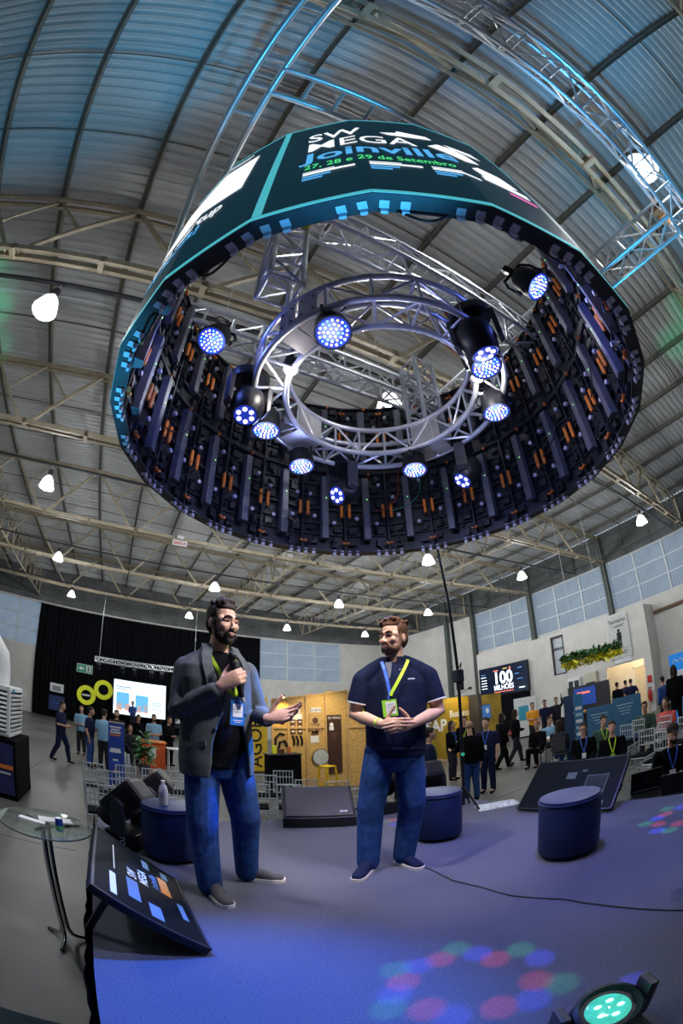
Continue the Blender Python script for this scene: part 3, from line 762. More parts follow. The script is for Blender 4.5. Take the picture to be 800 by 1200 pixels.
def hair_forms(par, c, R, s, m, style='short', vox=.005):
    T = lambda v: V(c) + R @ (V(v) * s); b = MB(); rnd = random.Random(5)
    b.ell(T((0, .030, .060)), (.080 * s, .090 * s, .074 * s), 18, 10, R); b.ell(T((0, .055, .0)), (.073 * s, .062 * s, .075 * s), 16, 10, R)
    for q in (-1, 1): b.ell(T((q * .066, .012, .045)), (.015 * s, .045 * s, .045 * s), 12, 8, R)
    if style in ('quiff', 'curly', 'short'): b.ell(T((0, -.020, .092)), (.064 * s, .051 * s, .028 * s), 16, 8, R @ rotm(rx=.30))
    if style == 'quiff':
        for i in range(26):
            a = rnd.uniform(-1, 1); t = rnd.uniform(0, 1)
            b.ell(T((a * .062, -.052 + .12 * t, .105 + .026 * (1 - a * a) * (1 - abs(t - .4)) + rnd.uniform(-.004, .006))), [rnd.uniform(.014, .022) * s] * 3, 10, 6, R)
    elif style == 'curly':
        for i in range(60):
            a = rnd.uniform(-1, 1); t = rnd.uniform(0, 1)
            b.ell(T((a * .070, -.058 + .14 * t, .098 + .034 * (1 - a * a) * (1 - abs(t - .35)) + rnd.uniform(-.008, .010))), [rnd.uniform(.010, .019) * s] * 3, 10, 6, R)
    elif style == 'long':
        for q in (-1, 1): b.cap([T((q * .07, .03, .03)), T((q * .082, .04, -.08)), T((q * .07, .05, -.2))], [.03 * s, .032 * s, .022 * s], 8)
        b.cap([T((0, .08, .02)), T((0, .085, -.1)), T((0, .08, -.22))], [.05 * s, .055 * s, .04 * s], 10)
    elif style == 'cap':
        b.ell(T((0, .02, .068)), (.088 * s, .10 * s, .072 * s), 18, 10, R); b.ell(T((0, -.10, .062)), (.06 * s, .06 * s, .008 * s), 14, 6, R)
    return fuse('hair' if style != 'cap' else 'cap', b, m, par, vox, 2)

def hand_forms(mb, w, d, n, thumb, curl=(.3, .4, .3), s=1., spread=.0, tdir=None, curls=None, seg=8):
    """w wrist point, d finger direction, n palm normal, thumb = +1/-1 side along d x n"""
    d = V(d).normalized(); n = V(n); n = (n - d * n.dot(d)).normalized(); x = d.cross(n) * thumb
    R = Matrix((x, n, d)).transposed()
    P = lambda a, b, c: V(w) + (x * a + n * b + d * c) * s
    mb.loft([(P(0, 0, -.02), .026 * s, .019 * s, R), (P(0, 0, .0), .029 * s, .020 * s, R), (P(.002, 0, .035), .038 * s, .017 * s, R), (P(.002, 0, .075), .042 * s, .014 * s, R), (P(0, 0, .098), .038 * s, .010 * s, R)], 14)
    ks = [(.031, .094, .043, .026, .020), (.0105, .099, .047, .030, .022), (-.0105, .096, .043, .028, .021), (-.030, .087, .034, .021, .018)]
    for i, (a, c, l1, l2, l3) in enumerate(ks):
        cu = curls[i] if curls else curl
        p = P(a, 0, c); ang = 0; pts = [P(a * .95, 0, c - .02), p]
        sd = x * (a / .03) * spread
        for l, k in zip((l1, l2, l3), cu):
            ang += k; p = p + (d * cos(ang) + n * sin(ang) + sd * cos(ang)) * l * s; pts.append(p)
        mb.cap(pts, [.0095 * s, .0092 * s, .0083 * s, .0075 * s, .0066 * s], seg)
    td = tdir or (.62, .25, .75)
    dd = (x * td[0] + n * td[1] + d * td[2]).normalized(); p0 = P(.026, .004, .018); p1 = p0 + dd * .042 * s; d2 = (dd + d * .35).normalized(); p2 = p1 + d2 * .034 * s; p3 = p2 + d2 * .024 * s
    mb.cap([p0, p1, p2, p3], [.0145 * s, .0115 * s, .0098 * s, .0078 * s], seg)

def shoe(par, heel, toe, upper, sole, s=1., lace=None, name='shoe'):
    heel = V(heel); toe = V(toe); d = (toe - heel); L = d.length; d.normalize(); x = V((d.y, -d.x, 0)); R = Matrix((x, V((0, 0, 1)), d)).transposed()
    up = MB()
    up.loft([(heel + d * .0 + V((0, 0, .045)), .020, .03, R), (heel + d * .03 + V((0, 0, .055)), .034, .052, R), (heel + d * .10 + V((0, 0, .056)), .037, .052, R), (heel + d * L * .55 + V((0, 0, .045)), .041, .040, R), (heel + d * L * .78 + V((0, 0, .034)), .044, .029, R), (heel + d * L * .95 + V((0, 0, .028)), .034, .022, R), (heel + d * L + V((0, 0, .026)), .016, .014, R)], 16)
    o = fuse(name, up, upper, par, .006, 3)
    so = MB(); prof = [(-.01, .018), (.02, .034), (.08, .038), (L * .55, .043), (L * .78, .048), (L * .95, .038), (L + .008, .016)]
    vs = []
    for z in (.0, .024):
        for q, w in prof: vs.append(heel + d * q + x * w + V((0, 0, z)))
        for q, w in reversed(prof): vs.append(heel + d * q - x * w + V((0, 0, z)))
    N = len(prof) * 2
    so.add(vs, [tuple(range(N)), tuple(range(N, 2 * N))] + [(k, (k + 1) % N, (k + 1) % N + N, k + N) for k in range(N)])
    so.build('sole', sole, o)
    if lace:
        for q in (.42, .52, .62): c = heel + d * L * q + V((0, 0, .085 - .02 * (q - .42) / .2)); MB().cap([c - x * .025, c + x * .025], [.004, .004], 6).build('lace', lace, o)
    return o

def ribbon(par, pts, w, th, m, name, side=None):
    """flat band through points; side = list of width directions"""
    b = MB(); vs = []
    pts = [V(p) for p in pts]; N = len(pts)
    for i, p in enumerate(pts):
        d = (pts[min(i + 1, N - 1)] - pts[max(i - 1, 0)]).normalized(); sd = V(side[i] if side else (1, 0, 0)); sd = (sd - d * sd.dot(d)).normalized(); nn = d.cross(sd)
        for a, q in ((-1, -1), (1, -1), (1, 1), (-1, 1)): vs.append(p + sd * a * w / 2 + nn * q * th / 2)
    fs = [(3, 2, 1, 0), tuple((N - 1) * 4 + k for k in range(4))]
    for i in range(N - 1):
        for k in range(4): l = (k + 1) % 4; fs.append((i * 4 + k, i * 4 + l, i * 4 + 4 + l, i * 4 + 4 + k))
    return b.add(vs, fs).build(name, m, par)

def leg_forms(mb, hip, knee, ank, rr=(.088, .068, .052, .036), g=0., toe_cut=0):
    hip, knee, ank = V(hip), V(knee), V(ank)
    calf = knee.lerp(ank, .3) + V((0, .012, 0))
    mb.cap([hip, hip.lerp(knee, .5), knee, calf, ank], [rr[0] + g, (rr[0] + rr[1]) / 2 + .004 + g, rr[1] + g, rr[2] + .008 + g, rr[3] + g], 16)

def arm_forms(mb, sh, el, wr, rr=(.052, .043, .040, .027), g=0.):
    sh, el, wr = V(sh), V(el), V(wr)
    mb.cap([sh, sh.lerp(el, .5), el, el.lerp(wr, .35), wr], [rr[0] + g, rr[1] + .003 + g, rr[1] - .003 + g, rr[2] + g, rr[3] + g], 14)

# ------------------------------------------------------------------ the man with the microphone
M_jack = mat('grey_jacket', (.075, .088, .090), .9, spec=.12, var=.14, scale=40)
M_lan = mat('lime_lanyard', (.48, .72, .02), .6, var=.05)
M_lanb = mat('blue_lanyard', (.03, .12, .62), .6, var=.05)
M_card = mat('white_card', (.8, .82, .85), .5, var=.03)
M_shoe1 = mat('grey_canvas', (.07, .075, .08), .9, var=.2, scale=40)
M_sole = mat('white_rubber', (.72, .70, .64), .6, var=.06)
p1 = thing('person', 'man in grey blazer and jeans speaking into a microphone', 'person', (.66, 2.34, 1.0), radians(-15.75))
hc = V((-.092, -.025, 1.630)); hr = rotm(rx=.06, rz=radians(40)); ty = rotm(rz=radians(33))
tc = lambda z, f=0, q=0: V((-.118, .02, z)) + ty @ V((q, -f, 0))
shR, elR, wrR = (-.292, .0, 1.345), (-.318, -.075, 1.110), (-.090, -.212, 1.250)
shL, elL, wrL = (.045, .075, 1.350), (.118, .09, 1.125), (.155, -.135, 1.095)
hpR, knR, anR = (-.195, .0, .86), (-.205, -.055, .47), (-.19, -.10, .085)
hpL, knL, anL = (-.030, .05, .86), (.030, .085, .475), (.018, .165, .085)
def torso1(mb, g=0.):
    mb.loft([(tc(.80), .165 + g, .115 + g, ty), (tc(.92), .180 + g, .130 + g, ty), (tc(1.05), .178 + g, .132 + g, ty), (tc(1.20), .185 + g, .128 + g, ty), (tc(1.30), .188 + g, .115 + g, ty), (tc(1.38), .150 + g, .092 + g, ty), (tc(1.455), .085 + g, .065 + g, ty), (tc(1.475), .05, .045, ty)], 24)
body = MB()
head_forms(body, hc, hr)
body.cap([(-.118, .02, 1.44), (-.108, .005, 1.52), (-.098, .0, 1.58)], [.060, .056, .056], 14)
for q in (shR, shL): body.cap([(-.118, .02, 1.44), V((-.118, .02, 1.425)).lerp(V(q), .55), q], [.06, .055, .05])
torso1(body); arm_forms(body, shR, elR, wrR); arm_forms(body, shL, elL, wrL); leg_forms(body, hpR, knR, anR); leg_forms(body, hpL, knL, anL)
body.cap([(-.19, -.10, .07), (-.14, -.19, .035)], [.03, .022]); body.cap([(.018, .165, .07), (.11, .145, .035)], [.03, .022])
mic0 = V((-.036, -.205, 1.435)); mic1 = V((.022, -.19, 1.215)); md = (mic1 - mic0).normalized()
hand_forms(body, (-.082, -.222, 1.262), (.84, -.12, .50), (.10, 1, .0), 1, curl=(.75, 1.35, .95), tdir=(.62, .45, .62), s=1.05, seg=10)
hand_forms(body, (.158, -.155, 1.100), (.84, -.42, .20), (-.42, -.72, .42), -1, s=1.12, curls=[(.12, .28, .2), (.25, .35, .25), (.35, .4, .3), (.45, .45, .3)], spread=.08, tdir=(.80, .30, .62), seg=10)
fuse('body', body, M_skin, p1, .0048, 3)
face_parts(p1, hc, hr, 1., M_hair, True, (.3, 0), 1.0)
hair_forms(p1, hc, hr, 1., M_hair, 'quiff')
tee = MB(); torso1(tee, .010); fuse('t_shirt', tee, M_black, p1, .008, 4)
tr = MB(); leg_forms(tr, hpR, knR, (anR[0], anR[1], .06), (.098, .084, .068, .066), .004); leg_forms(tr, hpL, knL, (anL[0], anL[1], .06), (.098, .084, .068, .066), .004)
tr.loft([(tc(.74), .12, .10, ty), (tc(.82), .175, .128, ty), (tc(.93), .182, .134, ty), (tc(.96), .178, .13, ty)], 20)
for k, (a, b2) in enumerate(((knR, anR), (knL, anL))):
    for q, z in ((.12, .40), (.42, .2), (.75, .13), (.9, .11)):
        c = V(a).lerp(V(b2), q); tr.ell(c + V((0, -.005, 0)), (.071 - .006 * q, .073 - .006 * q, .018), 14, 6, rotm(rx=.25 * (-1) ** k, ry=.25))
fuse('jeans', tr, M_jean, p1, .007, 3)
# blazer: open shell with a gap at the chest front, sleeves joined on
jk = MB(); n = 40; gap = radians(30)
rows = []
for z, a, b2, gp in ((.755, .205, .160, 36), (.84, .210, .165, 32), (.95, .204, .160, 30), (1.04, .198, .157, 23), (1.12, .200, .152, 13), (1.20, .206, .148, 16), (1.30, .214, .135, 20), (1.375, .200, .112, 25), (1.425, .150, .095, 34), (1.465, .098, .080, 46), (1.500, .080, .072, 62)):
    rows.append((z, a, b2, radians(gp)))
def shell_pt(z, a, b2, t, g): c = tc(z); return c + ty @ V(((a + g) * cos(t), (b2 + g) * sin(t), 0))
vs = []
for z, a, b2, gp in rows:
    t0 = -pi / 2 + gp; t1 = 1.5 * pi - gp
    for g in (.012, -.008):
        for k in range(n + 1): vs.append(shell_pt(z, a, b2, t0 + (t1 - t0) * k / n, g))
S = 2 * (n + 1); fs = []
for i in range(len(rows) - 1):
    for k in range(n):
        fs.append((i * S + k, i * S + k + 1, (i + 1) * S + k + 1, (i + 1) * S + k)); fs.append((i * S + n + 1 + k, (i + 1) * S + n + 1 + k, (i + 1) * S + n + 2 + k, i * S + n + 2 + k))
    for k in (0, n): fs.append((i * S + k, (i + 1) * S + k, (i + 1) * S + n + 1 + k, i * S + n + 1 + k))
for i in (0, len(rows) - 1):
    for k in range(n): fs.append((i * S + k, i * S + n + 1 + k, i * S + n + 2 + k, i * S + k + 1))
jk.add(vs, fs)
def sleeve(mb, sh, el, wr, rs, cuff):
    sh, el, wr = V(sh), V(el), V(wr); e = el.lerp(wr, cuff)
    P = [sh + V((0, 0, .01)), sh.lerp(el, .45), el, el.lerp(e, .4), e]
    mb.cap(P[:-1] + [e], rs, 16)
    for q, t in ((.86, 0), (1.0, .3)): 
        c = sh.lerp(el, q); mb.ell(c, (rs[2] + .004, rs[2] + .004, .014), 14, 6, rotm(rx=.5, ry=t))
    for q in (.2, .45): c = el.lerp(e, q); mb.ell(c, (.014, rs[3] + .003, rs[3] + .004), 14, 6, rotm(rz=-.4, ry=-.3))
for q, e in ((shR, -1), (shL, 1)): a0 = tc(1.42) + ty @ V((e * .085, .035, 0)); jk.cap([a0, a0.lerp(V(q), .5) + V((0, 0, .006)), V(q) + V((0, 0, .0))], [.054, .062, .066], 14)
sleeve(jk, shR, elR, wrR, [.072, .068, .062, .058, .047], .88); sleeve(jk, shL, elL, wrL, [.070, .066, .060, .055, .047], .90)
fuse('blazer', jk, M_jack, p1, .0065, 3)
lap = [shell_pt(z, a, b2, -pi / 2 - gp - .16, .019) for z, a, b2, gp in rows[4:]]
ribbon(p1, lap, .055, .010, M_jack, 'lapel', [ty @ V((1, -.3, 0))] * len(lap)); 
lap = [shell_pt(z, a, b2, -pi / 2 + gp + .16, .019) for z, a, b2, gp in rows[4:]]
ribbon(p1, lap, .055, .010, M_jack, 'lapel', [ty @ V((1, .3, 0))] * len(lap))
q = shell_pt(1.03, .198, .157, -pi / 2 - radians(27), .016); MB().ell(q, (.011, .011, .011)).build('button', M_blk2, p1)
q0 = shell_pt(.93, .205, .161, -pi / 2 - radians(75), .016); q1 = shell_pt(.945, .205, .161, -pi / 2 - radians(40), .016); MB().bar(q0, q1, .012, .03).build('pocket_flap', M_jack, p1)
# lanyard and badge
neckL = [(-.185, .02, 1.475), (-.178, -.045, 1.462), (-.150, -.095, 1.43), (-.115, -.135, 1.37), (-.075, -.155, 1.30), (-.035, -.165, 1.235), (-.012, -.168, 1.212)]
ribbon(p1, neckL, .018, .003, M_lan, 'lanyard', [(.9, -.3, .35)] * 7)
neckR = [(-.04, .02, 1.475), (-.030, -.05, 1.455), (-.018, -.085, 1.42), (-.010, -.125, 1.36), (-.005, -.150, 1.30), (-.006, -.165, 1.235), (-.010, -.168, 1.212)]
ribbon(p1, neckR, .018, .003, M_lan, 'lanyard', [(.9, .2, .0)] * 7)
bd = MB().box((0, 0, 0), (.075, .004, .135)).build('badge', mat('badge_blue_teal', (.02, .16, .55), .4, var=.5, scale=12), p1, loc=(.0, -.178, 1.125), R=(-.05, .05, radians(20)))
MB().box((0, -.003, .012), (.054, .002, .07)).build('badge_card', M_card, bd); MB().box((0, 0, .075), (.012, .008, .02)).build('badge_clip', M_lanb, bd)
for zz, ww in ((.03, .03), (.018, .038), (.004, .034), (-.042, .05), (-.052, .03)): MB().box((0, -.0045, zz), (ww, .001, .004)).build('print_line', mat('card_print', (.25, .3, .4), .6) if zz > -.03 else M_card, bd)
ribbon(p1, [(-.305, .10, 1.10), (-.335, .07, 1.07), (-.345, .02, 1.05)], .018, .004, M_lan, 'lanyard_strap', [(0, 0, 1)] * 3)
shoe(p1, (-.200, -.055, 0), (-.085, -.29, 0), M_shoe1, M_sole); shoe(p1, (-.035, .185, 0), (.235, .135, 0), M_shoe1, M_sole)
MB().box((-.18, -.065, .075), (.03, .012, .02)).build('shoe_patch', mat('tan_leather', (.4, .16, .05), .6), p1)
# the microphone is held: a thing of its own
ml = thing('microphone', 'black handheld microphone held by the man in the blazer', 'microphone', (.66, 2.34, 1.0), radians(-15.75))
mb = MB(); mb.cap([mic0 + md * .055, mic0 + md * .12, mic1], [.021, .018, .0145], 14); mb.build('handle', M_blk, ml, smooth=True)
g = MB(); g.ell(mic0 + md * .015, (.026, .026, .030), 16, 10); g.build('grille', mat('mic_grille', (.03, .03, .035), .35, metal=.8, var=.5, scale=180), ml, smooth=True)
MB().path([mic0 + md * .043, mic0 + md * .052], .0265, 16).build('grille_band', M_blk2, ml, smooth=True)
MB().cap([mic1, mic1 + md * .03], [.013, .011], 10).build('antenna_cap', M_alu, ml, smooth=True)

# ------------------------------------------------------------------ the man with the polo shirt
p2 = thing('person', 'man in navy polo shirt and jeans with hands together, looking left', 'person', (1.60, 2.31, 1.0), radians(-34.7))
hc = V((.080, -.012, 1.612)); hr = rotm(rx=-.02, rz=radians(-38)); ty = rotm(rz=radians(-6))
tc = lambda z, f=0, q=0: V((.078 - .02 * (1.45 - z), .02, z)) + ty @ V((q, -f, 0))
aL, bL, cL = (-.128, .01, 1.345), (-.185, .005, 1.115), (-.018, -.19, 1.05)
aR, bR, cR = (.292, .01, 1.340), (.345, .005, 1.10), (.175, -.185, 1.045)
hL, kL, nL = (-.035, .02, .86), (-.105, -.02, .475), (-.128, -.055, .085)
hR, kR, nR = (.145, .03, .86), (.158, .02, .48), (.100, .045, .085)
def torso2(mb, g=0., low=.80):
    mb.loft([(tc(low), .165 + g, .115 + g, ty), (tc(.92), .178 + g, .132 + g, ty), (tc(1.05), .178 + g, .138 + g, ty), (tc(1.18), .190 + g, .136 + g, ty), (tc(1.30), .196 + g, .120 + g, ty), (tc(1.365), .168 + g, .096 + g, ty), (tc(1.425), .098 + g, .072 + g, ty), (tc(1.46), .06, .05, ty)], 24)
body = MB(); head_forms(body, hc, hr)
body.cap([(.082, .02, 1.42), (.082, .01, 1.50), (.080, .0, 1.56)], [.066, .060, .058], 14)
for q in (aL, aR): body.cap([(.081, .02, 1.43), V((.081, .02, 1.42)).lerp(V(q), .55), q], [.06, .058, .055])
torso2(body); arm_forms(body, aL, bL, cL, (.056, .048, .045, .030)); arm_forms(body, aR, bR, cR, (.056, .048, .045, .030))
leg_forms(body, hL, kL, nL); leg_forms(body, hR, kR, nR)
body.cap([(-.128, -.055, .07), (-.155, -.13, .035)], [.03, .022]); body.cap([(.10, .045, .07), (.15, -.02, .035)], [.03, .022])
hand_forms(body, (-.006, -.205, 1.050), (.86, -.50, -.02), (.40, .75, -.15), 1, curls=[(.25, .4, .3), (.35, .4, .3), (.4, .45, .3), (.45, .5, .3)], tdir=(.92, -.05, .35), seg=10)
hand_forms(body, (.166, -.200, 1.043), (-.86, -.48, -.12), (-.35, .78, -.1), -1, curls=[(.2, .3, .25), (.25, .35, .25), (.3, .35, .25), (.3, .4, .25)], tdir=(.92, -.05, .35), seg=10)
fuse('body', body, M_skin, p2, .0048, 3)
face_parts(p2, hc, hr, 1., mat('stubble', (.15, .075, .045), .8, var=.35, scale=90, spec=.2), True, (-.5, 0), .1, M_hairb)
hair_forms(p2, hc, hr, 1., M_hairb, 'curly')
po = MB(); torso2(po, .016, .815)
for a, b2 in ((aL, bL), (aR, bR)):
    a = V(a); b2 = V(b2); po.path([a + (a - b2).normalized() * .05, a + (a - b2).normalized() * .03, a, a.lerp(b2, .4), a.lerp(b2, .68)], [.03, .054, .068, .071, .071], 16)
for q, e in ((aL, -1), (aR, 1)): a0 = tc(1.425) + V((e * .07, .0, 0)); po.cap([a0 + V((0, 0, .008)), a0.lerp(V(q), .5) + V((0, 0, .006)), V(q)], [.064, .068, .068], 14)
for z, q in ((.88, .195), (.97, .19), (1.08, .19)): po.ell(tc(z), (q, .15, .012), 20, 6, ty @ rotm(ry=.08))
fuse('polo_shirt', po, M_navy, p2, .0065, 4)
for a, b2 in ((aL, bL), (aR, bR)):
    a = V(a); b2 = V(b2); MB().path([a.lerp(b2, .66), a.lerp(b2, .695)], .0735, 20).build('sleeve_trim', M_card, p2, smooth=True)
# collar
cl = MB(); vs = []; N = 20
for k in range(N + 1):
    t = -pi / 2 + .32 + (2 * pi - .64) * k / N; f = abs(cos((t + pi / 2) / 2)); 
    for r, z in ((.068, 1.475), (.098, 1.425 - .03 * f), (.104, 1.425 - .03 * f), (.074, 1.482)): vs.append(V((.081, .018, 0)) + ty @ V((r * cos(t), r * .95 * sin(t), z)))
fs = []
for k in range(N):
    for q in range(4): w2 = (q + 1) % 4; fs.append((k * 4 + q, k * 4 + w2, k * 4 + 4 + w2, k * 4 + 4 + q))
fs += [(0, 1, 2, 3), (N * 4 + 3, N * 4 + 2, N * 4 + 1, N * 4)]
cl.add(vs, fs).build('collar', M_navy, p2, smooth=True)
rim = [V((.081, .018, 0)) + ty @ V((.105 * cos(t), .1 * sin(t), 1.4225 - .03 * abs(cos((t + pi / 2) / 2)))) for t in [-pi / 2 + .32 + (2 * pi - .64) * k / N for k in range(N + 1)]]
MB().path(rim, .003, 6).build('collar_trim', M_card, p2, smooth=True)
MB().prism([(-.022, 1.445), (.022, 1.445), (.004, 1.345), (-.004, 1.345)], -.004, .004).build('placket_opening', M_card, p2, loc=(.072, -.088, .0), R=(.22, 0, -.1)).location = (.072, .19, .03)
tr = MB(); leg_forms(tr, hL, kL, (nL[0], nL[1], .07), (.096, .082, .070, .068), .005); leg_forms(tr, hR, kR, (nR[0], nR[1], .07), (.096, .082, .070, .068), .005)
tr.loft([(tc(.72), .11, .10, ty), (tc(.80), .172, .125, ty), (tc(.93), .18, .134, ty), (tc(.96), .175, .13, ty)], 20)
for k, (a, b2) in enumerate(((kL, nL), (kR, nR))):
    for q in (.15, .5, .8, .93): c = V(a).lerp(V(b2), q); tr.ell(c, (.076 - .005 * q, .076 - .005 * q, .016), 14, 6, rotm(rx=.2 * (-1) ** k, ry=-.2))
fuse('jeans', tr, M_jean, p2, .007, 3)
fr = lambda z: -.142 if z < 1.3 else -.128 + (z - 1.3) * .30
La = [(.005, .01, 1.472), (-.002, -.06, 1.45), (.012, -.105, 1.40), (.028, -.138, 1.32), (.038, -.150, 1.245), (.040, -.153, 1.225)]
ribbon(p2, La, .020, .003, M_lanb, 'lanyard', [(.95, 0, .3)] * 6)
Lb = [(.160, .01, 1.472), (.165, -.06, 1.45), (.140, -.105, 1.40), (.095, -.138, 1.32), (.050, -.152, 1.245), (.042, -.155, 1.225)]
ribbon(p2, Lb, .020, .003, M_lan, 'lanyard', [(.95, 0, -.3)] * 6)
bd = MB().box((0, 0, 0), (.088, .004, .105)).build('badge', mat('badge_lime', (.30, .70, .04), .4, var=.1), p2, loc=(.035, -.163, 1.148), R=(-.04, -.08, 0))
MB().box((.006, -.003, .0), (.060, .002, .078)).build('badge_card', M_card, bd); MB().box((0, 0, .064), (.012, .008, .024)).build('badge_clip', M_lanb, bd)
for zz, ww in ((.024, .04), (.010, .046), (-.004, .04), (-.018, .046)): MB().box((.006, -.0045, zz), (ww, .001, .004)).build('print_line', mat('card_print', (.25, .3, .4), .6), bd)
MB().box((.175, -.122, 1.325), (.045, .003, .008), rotm(rz=.25)).build('chest_print', M_card, p2)
t0 = V((-.018, -.19, 1.05)); t1 = V(bL).lerp(t0, .93); t2 = V(bL).lerp(t0, .86); MB().path([t1, t2], .0345, 18).build('wristband', mat('lime_band', (.55, .75, .12), .5), p2, smooth=True)
shoe(p2, (-.105, -.02, 0), (-.195, -.27, 0), M_navy, M_sole, 1, M_rub); shoe(p2, (.055, .085, 0), (.205, -.10, 0), M_navy, M_sole, 1, M_rub)

# ------------------------------------------------------------------ people in the hall
def cloth(name, c): return mat('cloth_' + name, c, .9, var=.15, scale=25, spec=.12)
CL = dict(black=M_black, navy=M_navy, lblue=cloth('lblue', (.20, .38, .55)), orange=cloth('orange', (.75, .32, .03)), red=cloth('red', (.62, .10, .10)), grey=cloth('grey', (.12, .12, .12)), green=cloth('green', (.05, .09, .07)), white=cloth('white', (.6, .62, .65)), blue=cloth('blue', (.03, .07, .26)), brown=cloth('brown', (.20, .11, .06)), jean=M_jean, dark=cloth('dark', (.02, .022, .03)))
def human(label, loc, face, pose='stand', top='black', legs='dark', hair='short', hm=None, h=1.73, arms='down', lany=None, vox=.014, group='people in the hall', shoes='black', skin=None, z0=0., lean=0., bald=False, glasses=False, beard=False):
    """local frame: the figure faces -Y; face = angle of rotation about z"""
    s = h / 1.75; p = thing('person', label, 'person', (loc[0], loc[1], z0), face, group); hm = hm or M_hair; skin = skin or M_skin2
    S = lambda x, y, z: V((x, y, z)) * s
    sit = pose in ('sit', 'lap'); dz = -.45 if sit else 0.
    up = lambda x, y, z: S(x, y - lean * max(0, (z - .9)), z + dz)
    hc = up(0, -.03 - lean * .1, 1.64); hr = rotm(rx=lean * .9)
    b = MB(); head_forms(b, hc, hr, s, False); b.cap([up(0, .02, 1.43), up(0, .0, 1.56)], [.058 * s, .055 * s], 10)
    def tor(m, g=0.): m.loft([(up(0, .02, .84), .165 * s + g, .12 * s + g), (up(0, .02, 1.0), .165 * s + g, .13 * s + g), (up(0, .02, 1.2), .19 * s + g, .13 * s + g), (up(0, .02, 1.34), .195 * s + g, .11 * s + g), (up(0, .02, 1.42), .135 * s + g, .075 * s + g), (up(0, .02, 1.46), .06 * s, .05 * s)], 16)
    tor(b)
    A = []
    for q in (-1, 1):
        sh = up(q * .19, .02, 1.37)
        kind = arms if isinstance(arms, str) else arms[0 if q < 0 else 1]
        if kind == 'down': el, wr, hd, hn = up(q * .235, .04, 1.09), up(q * .225, -.04, .84), (0, -.15, -1), (-q, 0, 0)
        elif kind == 'front': el, wr, hd, hn = up(q * .235, .0, 1.10), up(q * .09, -.24, 1.08), (-q * .8, -.4, 0), (0, .6, .4)
        elif kind == 'up': el, wr, hd, hn = up(q * .24, -.1, 1.15), up(q * .14, -.28, 1.30), (-q * .2, -.3, .9), (0, .9, .2)
        elif kind == 'lap': el, wr, hd, hn = up(q * .23, -.02, 1.12), up(q * .12, -.25, .98), (-q * .4, -.8, -.1), (0, 0, -1)
        elif kind == 'hip': el, wr, hd, hn = up(q * .33, .06, 1.12), up(q * .19, -.05, .98), (-q * .5, -.6, -.3), (0, .6, -.4)
        elif kind == 'out': el, wr, hd, hn = up(q * .26, -.1, 1.14), up(q * .3, -.34, 1.12), (q * .2, -.9, .1), (0, 0, 1)
        elif kind == 'raise': el, wr, hd, hn = up(q * .27, -.05, 1.48), up(q * .22, -.05, 1.74), (0, 0, 1), (0, -1, 0)
        A.append((sh, el, wr)); arm_forms(b, sh, el, wr, (.055 * s, .047 * s, .043 * s, .03 * s)); hand_forms(b, wr, hd, hn, q, (.25, .3, .25), s * .95, seg=6)
    L = []
    for q in (-1, 1):
        hp = S(q * .085, .02, .88 + dz)
        if sit: kn = S(q * .11, -.42, .50); an = S(q * .11, -.40 + (.06 if q > 0 else -.04), .09); fy = an.y / s
        elif pose == 'walk': kn = S(q * .08, -.12 * q - .04, .48); an = S(q * .07, -.26 * q + .05, .10)
        else: kn = S(q * .095, -.01, .48); an = S(q * .11, .02, .09)
        L.append((hp, kn, an)); leg_forms(b, hp, kn, an, (.078 * s, .06 * s, .047 * s, .035 * s)); b.cap([an - V((0, 0, .02)), an + V((0, -.1, -.045))], [.034, .03], 8)
    fuse('body', b, skin, p, vox * .8, 2)
    t = MB(); tor(t, .014)
    for sh, el, wr in A:
        if top in ('orange', 'navy', 'lblue', 'red') : t.cap([sh, sh.lerp(el, .4), sh.lerp(el, .7)], [.07 * s, .068 * s, .064 * s], 10)
        else: arm_forms(t, sh, el, el.lerp(wr, .8), (.07 * s, .062 * s, .057 * s, .05 * s))
    fuse('shirt', t, CL[top], p, vox, 2)
    t = MB()
    for hp, kn, an in L: leg_forms(t, hp, kn, an, (.098 * s, .08 * s, .065 * s, .06 * s))
    t.loft([(S(0, .02, .78 + dz), .12 * s, .10 * s), (S(0, .02, .86 + dz), .165 * s, .12 * s), (S(0, .02, .95 + dz), .16 * s, .12 * s)], 14)
    fuse('trousers', t, CL[legs], p, vox, 2)
    for hp, kn, an in L: MB().loft([(an + V((0, .045, -.05)), .03, .03, rotm(rx=pi / 2)), (an + V((0, .0, -.045)), .042, .042, rotm(rx=pi / 2)), (an + V((0, -.09, -.055)), .046, .034, rotm(rx=pi / 2)), (an + V((0, -.17, -.068)), .03, .02, rotm(rx=pi / 2))], 10).build('shoe', CL[shoes], p, smooth=True)
    if not bald: hair_forms(p, hc, hr, s, hm, hair, .010)
    if beard:
        T = lambda v: hc + hr @ (V(v) * s); q = MB(); q.ell(T((0, -.03, -.072)), (.058 * s, .062 * s, .05 * s), 12, 8); q.ell(T((0, -.062, -.10)), (.032 * s, .03 * s, .028 * s), 10, 8); fuse('beard', q, hm, p, .01, 1)
    T = lambda v: hc + hr @ (V(v) * s)
    for q in (-1, 1): MB().ell(T((q * .03, -.085, .004)), (.012 * s, .006 * s, .007 * s), 8, 6).build('eye', M_iris, p)
    if glasses:
        g = MB()
        for q in (-1, 1): g.path([T((q * .033 + .024 * cos(a), -.096, .004 + .019 * sin(a))) for a in [2 * pi * k / 12 for k in range(12)]], .003, 5, closed=True); g.tube(T((q * .056, -.092, .006)), T((q * .08, .0, .008)), .003, 5)
        g.tube(T((-.01, -.098, .006)), T((.01, -.098, .006)), .003, 5); g.build('glasses', M_blk, p)
